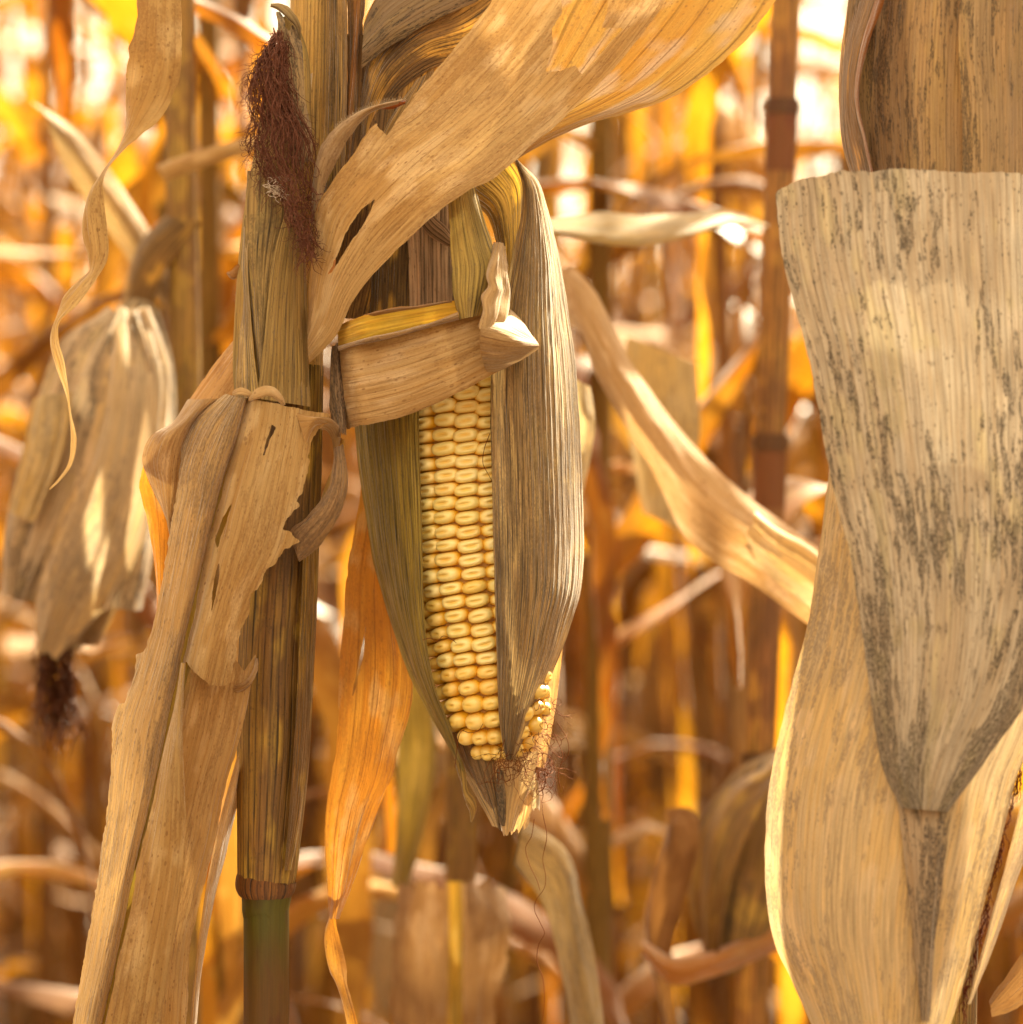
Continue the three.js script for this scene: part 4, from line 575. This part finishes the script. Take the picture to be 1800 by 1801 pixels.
{
  // right: thin reddish stalk with an arching leaf and a level leaf
  const zs = -330, g = thing('corn_plant', 'blurred thin reddish stalk left of the mouldy husk with an arching tan leaf', 'corn plant', V((1338 - 900) * scaleAt(zs), 0, zs / 1000));
  const gp = groundPy(zs), seg = [[gp + 30, 3000, 30], [3000, 1880, 29], [1880, 1330, 29], [1330, 772, 28], [772, 182, 27], [182, -420, 26], [-420, -1100, 23], [-1100, -2000, 19], [-2000, -3900, 10]];
  const X = (y) => 1352 + (900 - y) * 0.034 - 0.3 * Math.max(0, (y - 1900) * 0.034) ;
  for (const [a, b, r] of seg) {
    part('stalk', stem([[X(a), a, zs, r * 0.94], [X(mixn(a, b, 0.3)), mixn(a, b, 0.3), zs, r], [X(mixn(a, b, 0.7)), mixn(a, b, 0.7), zs, r * 1.02], [X(b), b, zs, r * 0.92]], { n: 20, m: 18 }), mat('sheath', [1.25, 0.95, 0.9]), g);
    part('node', stem([[X(b), b - 8, zs, r * 1.02], [X(b + 4), b + 4, zs, r * 1.16], [X(b + 20), b + 20, zs, r * 1.06]], { n: 8, m: 18 }), mat('stem', [1.1, 0.8, 0.8]), g);
    part('stalk', stem([[X(b + 22), b + 22, zs, r * 1.06], [X(b + 70), b + 70, zs, r * 1.04], [X(b + 120), b + 120, zs, r * 1.03]], { n: 8, m: 18 }), mat('stem', [1.9, 1.1, 1.0], { coat: 0.1 }), g, 'red stretch of stalk below the node');
  }
  part('leaf', sheet([[1352, 395, zs + 22], [1310, 372, zs + 40], [1240, 372, zs + 60], [1150, 378, zs + 76], [1050, 372, zs + 90], [970, 382, zs + 100], [900, 400, zs + 110]], [[1352, 400, zs + 24], [1310, 392, zs + 52], [1240, 408, zs + 84], [1150, 432, zs + 104], [1050, 428, zs + 116], [970, 412, zs + 120], [900, 405, zs + 120]], { bulge: 6, nu: 20, nv: 70 }), mat('olive', [1.5, 1.35, 1.8], { tr: 0.4 }), g, 'level leaf reaching left from the thin stalk');
  part('leaf', sheet([[930, 560, -250], [965, 480, -230], [1010, 470, -215], [1055, 520, -205], [1100, 610, -200], [1160, 700, -195], [1230, 790, -190], [1310, 870, -185], [1390, 930, -180], [1470, 990, -170]], [[960, 640, -245], [985, 560, -225], [1010, 570, -205], [1040, 650, -195], [1090, 740, -190], [1150, 840, -185], [1215, 960, -180], [1300, 1010, -178], [1400, 1080, -172], [1480, 1140, -165]], { rows: 14, bulge: 7, nu: 30, nv: 100, wave: 0.0016, waveLen: 0.04 }), mat('leaf', [1.1, 1.1, 1.25], { tr: 0.3 }), g, 'broad arching tan leaf');
  part('leaf', sheet([[1330, 900, -180], [1370, 930, -168], [1410, 950, -165], [1460, 985, -160]], [[1310, 960, -176], [1350, 1010, -165], [1400, 1050, -160], [1460, 1090, -155]], { z: 4, bulge: 5, nu: 16, nv: 30, ridge: 0.001, ridgeLen: 0.012 }), mat('cream', [1, 0.95, 0.9]), g);
  part('leaf', surface([[0.085, 1.30, -0.33], [0.082, 1.37, -0.325], [0.098, 1.405, -0.31], [0.127, 1.385, -0.30], [0.147, 1.345, -0.295], [0.156, 1.30, -0.29]].map(([x, y, z], i) => [-1, -0.5, 0, 0.5, 1].map((s) => { const w = [0.012, 0.032, 0.044, 0.046, 0.036, 0.008][i]; return [x - 0.35 * s * w, y + s * w * 0.72, z + 0.45 * s * w]; })), { nu: 10, nv: 30, wave: 0.002 }), mat('leaf'), g);
  part('leaf', surface([[0.088, 1.27, -0.33], [0.094, 1.30, -0.325], [0.104, 1.33, -0.32], [0.118, 1.355, -0.315], [0.13, 1.365, -0.31]].map(([x, y, z], i) => [-1, -0.5, 0, 0.5, 1].map((s) => { const w = [0.008, 0.028, 0.034, 0.028, 0.006][i]; return [x + 0.8 * s * w, y - s * w * 0.35, z + 0.4 * s * w]; })), { nu: 10, nv: 24, wave: 0.002 }), mat('leaf'), g);
  part('leaf', sheet([[1105, 590, -330], [1095, 680, -335], [1110, 780, -340], [1130, 900, -340]], [[1225, 640, -330], [1232, 740, -335], [1220, 840, -340], [1190, 930, -340]], { bulge: 8, nu: 20, nv: 40 }), mat('cream', [0.95, 0.95, 0.9]), g);
  part('leaf', sheet([[1000, 660, -160], [1010, 740, -160], [1005, 850, -165], [990, 960, -170]], [[1040, 680, -165], [1048, 750, -165], [1035, 830, -170], [1005, 965, -175]], { bulge: 3, nu: 14, nv: 40 }), mat('cream', [1.05, 1.05, 0.95], { tr: 0.5 }), g);
}
{
  // below: collar of a leaf with a yellow midrib
  const z = -300, g = thing('corn_plant', 'blurred corn plant below the ear with a drooping leaf and yellow midrib', 'corn plant', V((800 - 900) * scaleAt(-330), 0, -0.33));
  const gp = groundPy(-330), st = []; for (let i = 0; i <= 20; i++) st.push([808 + 4 * Math.sin(i * 1.9), mixn(gp + 40, -2600, i / 20), -330, mixn(40, 16, i / 20)]);
  part('stalk', stem(st, { n: 80, m: 16 }), mat('sheath', [1.1, 1.0, 0.8]), g);
  part('leaf', sheet([[700, 1548, z + 4], [690, 1560, z + 14], [692, 1610, z + 16], [690, 1700, z + 16], [680, 1850, z + 12], [660, 2050, z]], [[800, 1548, z + 22], [800, 1580, z + 26], [800, 1640, z + 26], [800, 1720, z + 24], [798, 1860, z + 20], [795, 2060, z + 6]], { bulge: 4, nu: 30, nv: 60, wave: 0.004, waveLen: 0.03, fray: 0.002, ends: true }), mat('leaf', [0.66, 0.58, 0.55]), g);
  part('leaf', sheet([[802, 1548, z + 22], [802, 1580, z + 26], [802, 1640, z + 26], [802, 1720, z + 24], [800, 1860, z + 20], [797, 2060, z + 6]], [[886, 1545, z + 4], [902, 1562, z + 14], [904, 1610, z + 16], [895, 1680, z + 16], [875, 1780, z + 14], [860, 2050, z]], { bulge: 4, nu: 30, nv: 60, wave: 0.004, waveLen: 0.03, fray: 0.002, ends: true }), mat('leaf', [0.63, 0.55, 0.52]), g);
  part('midrib', sheet([[790, 1550, z + 30], [790, 1640, z + 36], [787, 1760, z + 34], [785, 2060, z + 16]], [[814, 1550, z + 30], [814, 1640, z + 36], [814, 1760, z + 34], [808, 2060, z + 16]], { bulge: 2, nu: 8 }), mat('yellow', [0.75, 0.75, 1.5]), g, 'yellow midrib');
  part('leaf', sheet([[920, 1440, -210], [980, 1460, -205], [1010, 1540, -200], [1040, 1650, -195], [1060, 1760, -190], [1075, 1900, -190]], [[905, 1520, -210], [935, 1540, -205], [960, 1610, -200], [985, 1700, -195], [1005, 1800, -190], [1030, 1930, -190]], { bulge: 6, nu: 20, nv: 50 }), mat('grey_leaf', [0.75, 0.72, 0.6]), g, 'grey leaf bending down right of the ear tip');
  part('leaf', sheet([[690, 1190, -330], [700, 1320, -325], [700, 1420, -320], [690, 1560, -320]], [[760, 1190, -330], [770, 1320, -325], [752, 1440, -320], [720, 1560, -320]], { bulge: 5, nu: 14, nv: 40 }), mat('olive', [1.0, 0.9, 0.7]), g);
}
{
  // lower right: dark drooping ear
  const z = -290, g = thing('corn_plant', 'blurred corn plant with a dark brown drooping ear at lower right', 'corn plant', V((1600 - 900) * scaleAt(-340), 0, -0.34));
  const gp = groundPy(-340), st = []; for (let i = 0; i <= 20; i++) st.push([1600 + 4 * Math.sin(i * 1.9), mixn(gp + 40, -2400, i / 20), -340, mixn(44, 16, i / 20)]);
  part('stalk', stem(st, { n: 80, m: 16 }), mat('sheath'), g);
  const ear = part('ear', stem([[1380, 1340, z - 20, 30], [1330, 1420, z, 74], [1300, 1530, z, 88], [1288, 1620, z, 70], [1285, 1690, z, 30], [1285, 1715, z, 5]], { n: 30, m: 20 }), mat('sheath', [0.9, 0.8, 0.7]), g, 'dark drooping ear');
  part('husk', sheet([[1350, 1345, z + 10], [1260, 1400, z + 14], [1228, 1500, z + 14], [1225, 1610, z + 12], [1240, 1690, z + 8]], [[1390, 1350, z + 24], [1330, 1440, z + 30], [1290, 1540, z + 32], [1270, 1630, z + 26], [1262, 1710, z + 14]], { bulge: 6, nu: 24, nv: 50, ridge: 0.0008, ridgeLen: 0.014 }), mat('sheath', [1.2, 1.05, 0.9], { tr: 0.2 }), ear);
  part('leaf', sheet([[1130, 1650, -260], [1180, 1680, -262], [1250, 1670, -270], [1345, 1630, -290], [1450, 1580, -320]], [[1130, 1680, -260], [1190, 1735, -262], [1260, 1715, -270], [1350, 1680, -290], [1450, 1640, -320]], { bulge: 7, nu: 14, nv: 40 }), mat('orange_leaf', [1.1, 1, 0.8]), g, 'glowing orange leaf lying across');
  part('leaf', ribbon([[1175, 1440, -270, 40, 20, 4], [1205, 1445, -268, 60, 40, 8], [1185, 1530, -268, 70, 10, 5], [1160, 1640, -272, 60, 30, 5], [1175, 1760, -280, 40, 60, 3], [1190, 1880, -284, 26, 20, 0]], { rows: 14, nv: 60 }), mat('leaf', [0.5, 0.36, 0.22]), g);
}

// ------------------------------------------------------------------ the field behind
function fieldLeaf(h, phi, L, W, el0, sag, twist, kind, tint, res = 26) {
  const n = 12, q = []; let p = V(0, h, 0), el = el0, az = phi; const a0 = rr(-0.4, 0.4), bendy = rr(-0.09, 0.09);
  for (let j = 0; j < n; j++) {
    const t = j / (n - 1), w = W * Math.min(1, 0.45 + t * 4) * Math.pow(1 - t, 0.62) + 0.002, d = V(Math.cos(el) * Math.cos(az), Math.sin(el), Math.cos(el) * Math.sin(az)), an = a0 * t + twist * t * t;
    const s = V(-Math.sin(az), 0, Math.cos(az)), o = V().crossVectors(d, s).normalize(), row = [];
    for (let k = 0; k < 5; k++) { const u = k / 4 - 0.5, cup = w * 0.16 * (1 - 4 * u * u); row.push(p.clone().addScaledVector(s, u * w * Math.cos(an) + cup * Math.sin(an)).addScaledVector(o, u * w * Math.sin(an) - cup * Math.cos(an)).toArray()); }
    q.push(row);
    p = p.clone().addScaledVector(d, L / (n - 1)); el = Math.max(-1.52, el - sag * (0.4 + 1.6 * t) + rr(-0.22, 0.22)); az += bendy + rr(-0.2, 0.2);
    if (p.y < 0.03) p.y = 0.03;
  }
  return [surface(q, { nu: 4, nv: res, wave: 0.006, waveLen: 0.045, frill: 1.5, crinkle: 0.002, fray: Math.min(0.0025, W * 0.04), bites: 0.5 }), mat(kind, tint, { flat: true, coat: 0, tr: Math.max(0.3, KINDS[kind].tr) })];
}
function fieldStem(r0, r1, hgt, lean) {
  const A = [], B = [], T = [], index = [], n = 44, m = 9;
  for (let j = 0; j <= n; j++) {
    const t = j / n, y = t * hgt - 0.04, nd = (y / 0.165) % 1, r = mixn(r0, r1, t) * (1 + 0.22 * sst(0.1, 0, Math.min(Math.abs(nd), Math.abs(1 - nd))));
    for (let i = 0; i <= m; i++) { const a = i / m * 6.28319; A.push(lean * t * t + r * Math.cos(a), y, r * Math.sin(a)); B.push(Math.cos(a), 0, Math.sin(a)); T.push(i / m * 0.8, y / TH); if (j < n && i < m) { const k = j * (m + 1) + i; index.push(k, k + 1, k + m + 1, k + 1, k + m + 2, k + m + 1); } }
  }
  return geom(A, B, T, index);
}
function fieldEar(h, phi, down) {
  const A = [], B = [], T = [], index = [], n = 16, m = 24, L = 0.22, el = down ? -1.15 : 1.1, d = V(Math.cos(el) * Math.cos(phi), Math.sin(el), Math.cos(el) * Math.sin(phi)), s = V(-Math.sin(phi), 0, Math.cos(phi)), o = V().crossVectors(d, s), c0 = V(Math.cos(phi) * 0.03, h, Math.sin(phi) * 0.03);
  for (let j = 0; j <= n; j++) for (let i = 0; i <= m; i++) {
    const t = j / n, a = i / m * 6.28319, r = 0.031 * Math.pow(Math.sin(Math.PI * (0.12 + 0.85 * t)), 0.7) * (1 + 0.16 * Math.sin(a * 4 + t * 3) + 0.06 * Math.sin(a * 9 - t * 4)) * (t > 0.85 ? 1 - (t - 0.85) * 5 : 1), v = s.clone().multiplyScalar(Math.cos(a)).addScaledVector(o, Math.sin(a)), p = c0.clone().addScaledVector(d, t * L).addScaledVector(v, r);
    A.push(p.x, p.y, p.z); B.push(v.x, v.y, v.z); T.push(i / m * 3, t * L / TH); if (j < n && i < m) { const k = j * (m + 1) + i; index.push(k, k + m + 1, k + 1, k + 1, k + m + 1, k + m + 2); }
  }
  return geom(A, B, T, index);
}
const LEAFKINDS = [['leaf', [0.60, 0.43, 0.12]], ['leaf', [0.95, 0.78, 0.29]], ['orange_leaf', [0.80, 0.73, 0.33]], ['orange_leaf', [0.50, 0.37, 0.15]], ['orange_leaf', [1.15, 1.16, 0.45]], ['orange_leaf', [1.00, 0.98, 0.40]], ['sheath', [0.75, 0.51, 0.20]], ['grey_leaf', [0.55, 0.39, 0.12]], ['leaf', [0.40, 0.25, 0.07]], ['sheath', [0.50, 0.32, 0.12]]];
function fieldPlant(k) {
  seed = 5000 + k * 77;
  const g = new THREE.Group(), add = (name, geo, m) => { const o = new THREE.Mesh(geo, m); o.name = name; g.add(shade(o)); };
  const hgt = rr(1.6, 1.92), lean = rr(-0.10, 0.10);
  add('stalk', fieldStem(0.0105, 0.004, hgt, lean), mat(k % 3 ? 'sheath' : 'olive', k % 3 ? [0.85, 0.62, 0.42] : [0.62, 0.5, 0.5], { flat: true, tr: 0 }));
  let phi = rr(0, 6.28); const nL = 30;
  for (let i = 0; i < nL; i++) {
    const f = i / (nL - 1), h = 0.2 + 0.052 * i * (hgt / 1.9); phi += Math.PI + rr(-0.9, 0.9);
    const [kind, tint] = LEAFKINDS[Math.floor(rnd() * LEAFKINDS.length)], low = f < 0.35;
    const leaf = fieldLeaf(Math.min(h, hgt - 0.1), phi, rr(0.25, 0.62) * (f > 0.8 ? 0.65 : 1), (rnd() < 0.76 ? rr(0.007, 0.02) : rr(0.022, 0.046)) * (f > 0.8 ? 0.7 : 1), low ? rr(-0.9, 0.1) : rr(-0.4, 0.95), low ? rr(0.4, 0.6) : rr(0.3, 0.75), rr(-3.4, 3.4), kind, tint);
    add('leaf', ...leaf);
    if (f > 0.5 && f < 0.86 && i % 3 === 0) add('leaf', ...fieldLeaf(Math.min(h + 0.03, hgt - 0.08), phi + rr(1, 2), rr(0.3, 0.5), rr(0.035, 0.055), rr(0.4, 1.0), rr(0.1, 0.24), rr(-1.6, 1.6), ...LEAFKINDS[Math.floor(rnd() * 4)]));
  }
  add('ear', fieldEar(rr(0.85, 1.15), rr(0, 6.28), k % 4 !== 0), mat(['mouldy', 'cream', 'grey_leaf'][k % 3], [0.85, 0.72, 0.55], { flat: true, tr: 0 }));
  // tassel
  const tz = []; for (let i = 0; i < 7; i++) { const a = rr(0, 6.28), sp = rr(0.03, 0.12), pts = []; for (let j = 0; j < 5; j++) pts.push(V(lean + Math.cos(a) * sp * j / 4, hgt - 0.06 + 0.055 * j - 0.02 * (j / 4) ** 2 * sp * 20, Math.sin(a) * sp * j / 4)); tz.push(thread(pts, 0.003, 0.0015)); }
  add('tassel', join(tz), mat('leaf', [0.9, 0.8, 0.7], { flat: true, tr: 0 }));
  return g;
}
// upper leaves of the plants built so far, above the picture
seed = 311;
scene.children.filter((o) => /^corn_plant(_00[1-5])?$/.test(o.name)).forEach((pl, n) => [0.2, 2.9, -0.6, 3.6, 1.4, 4.6, 0.3].forEach((f, i) => {
  const base = ORIGIN.get(pl), [geo, m] = fieldLeaf(1.32 + 0.11 * i, f + n * 1.7, rr(0.4, 0.55), rr(0.06, 0.085), rr(0.6, 1.0), rr(0.05, 0.11), rr(-0.8, 0.8), 'leaf', [1, 1, 1], 30);
  geo.translate(base.x, 0, base.z); part('leaf', geo, m, pl);
}));
const protos = []; for (let k = 0; k < 9; k++) protos.push(fieldPlant(k));
{
  seed = 424242; let n = 0;
  for (let row = 1; row <= 15; row++) {
    const z = -0.08 - 0.5 * row, half = 0.155 * (D - z) / D * (1 + 0.0) + 0.16;
    for (let x = -half - 0.1; x < half + 0.25 + 0.06 * row; x += 0.17 * rr(0.75, 1.25)) {
      const p = protos[Math.floor(rnd() * protos.length)], o = p.clone();
      o.name = numbered('corn_plant');
      o.userData = { label: 'blurred dry golden corn plant in the rows behind', category: 'corn plant', group: 'out of focus corn plants in the rows behind' };
      o.position.set(x + rr(-0.03, 0.03), -0.005, z + rr(-0.09, 0.09)); o.rotation.y = rr(0, 6.28); const s = rr(0.92, 1.08); o.scale.set(s, s, s);
      if (row <= 2 && n % 4) o.remove(o.children.find((c) => c.name === 'ear'));      // most ears this near have dropped
      scene.add(o); n++;
    }
  }
  console.log('field plants', n);
  // the rest of the field, far off and on either side and behind the camera, is one mass
  const make = (k, list, name, label) => {
    const geos = []; protos[k].children.forEach((c) => { if (c.name === 'leaf' || c.name === 'stalk') geos.push(c.geometry); });
    const im = new THREE.InstancedMesh(mergeGeometries(geos), mat('leaf', [0.6, 0.44, 0.14], { flat: true, coat: 0 }), list.length), m4 = new THREE.Matrix4(), q = new THREE.Quaternion(), e = new THREE.Euler();
    list.forEach(([x, z], i) => { m4.compose(V(x, 0, z), q.setFromEuler(e.set(0, rr(0, 6.28), 0)), V(1, 1, 1).multiplyScalar(rr(0.9, 1.1))); im.setMatrixAt(i, m4); });
    im.name = name; im.userData = { kind: 'stuff', label, category: 'corn field' }; shade(im); scene.add(im);
  };
  const far = [], beside = [];
  for (let i = 0; i < 80; i++) { const z = rr(-20, -8.2); far.push([rr(-1, 1.25) * (0.6 + 0.19 * -z), z]); }
  for (let row = -4; row <= 10; row++) {
    const z = -0.76 * row - (row < 0 ? 0 : 0), half = row < 0 ? 0.0 : 0.155 * (D - z) / D + 0.26;
    for (let x = 0.1; x < 3.6; x += 0.2) for (const s of [-1, 1]) {
      if (row === -1 ) continue;
      const lim = s < 0 ? half + 0.05 : half + 0.1 + 0.06 * Math.max(0, row);
      if (x > lim && !(row === -2 && x < 0.5)) beside.push([s * (x + rr(-0.05, 0.05)), z + rr(-0.08, 0.08)]);
    }
  }
  make(2, far, 'distant_corn', 'distant mass of golden corn field');
  make(5, beside, 'surrounding_corn', 'corn field going on at both sides and behind the viewer');
}
renderer.render(scene, camera);
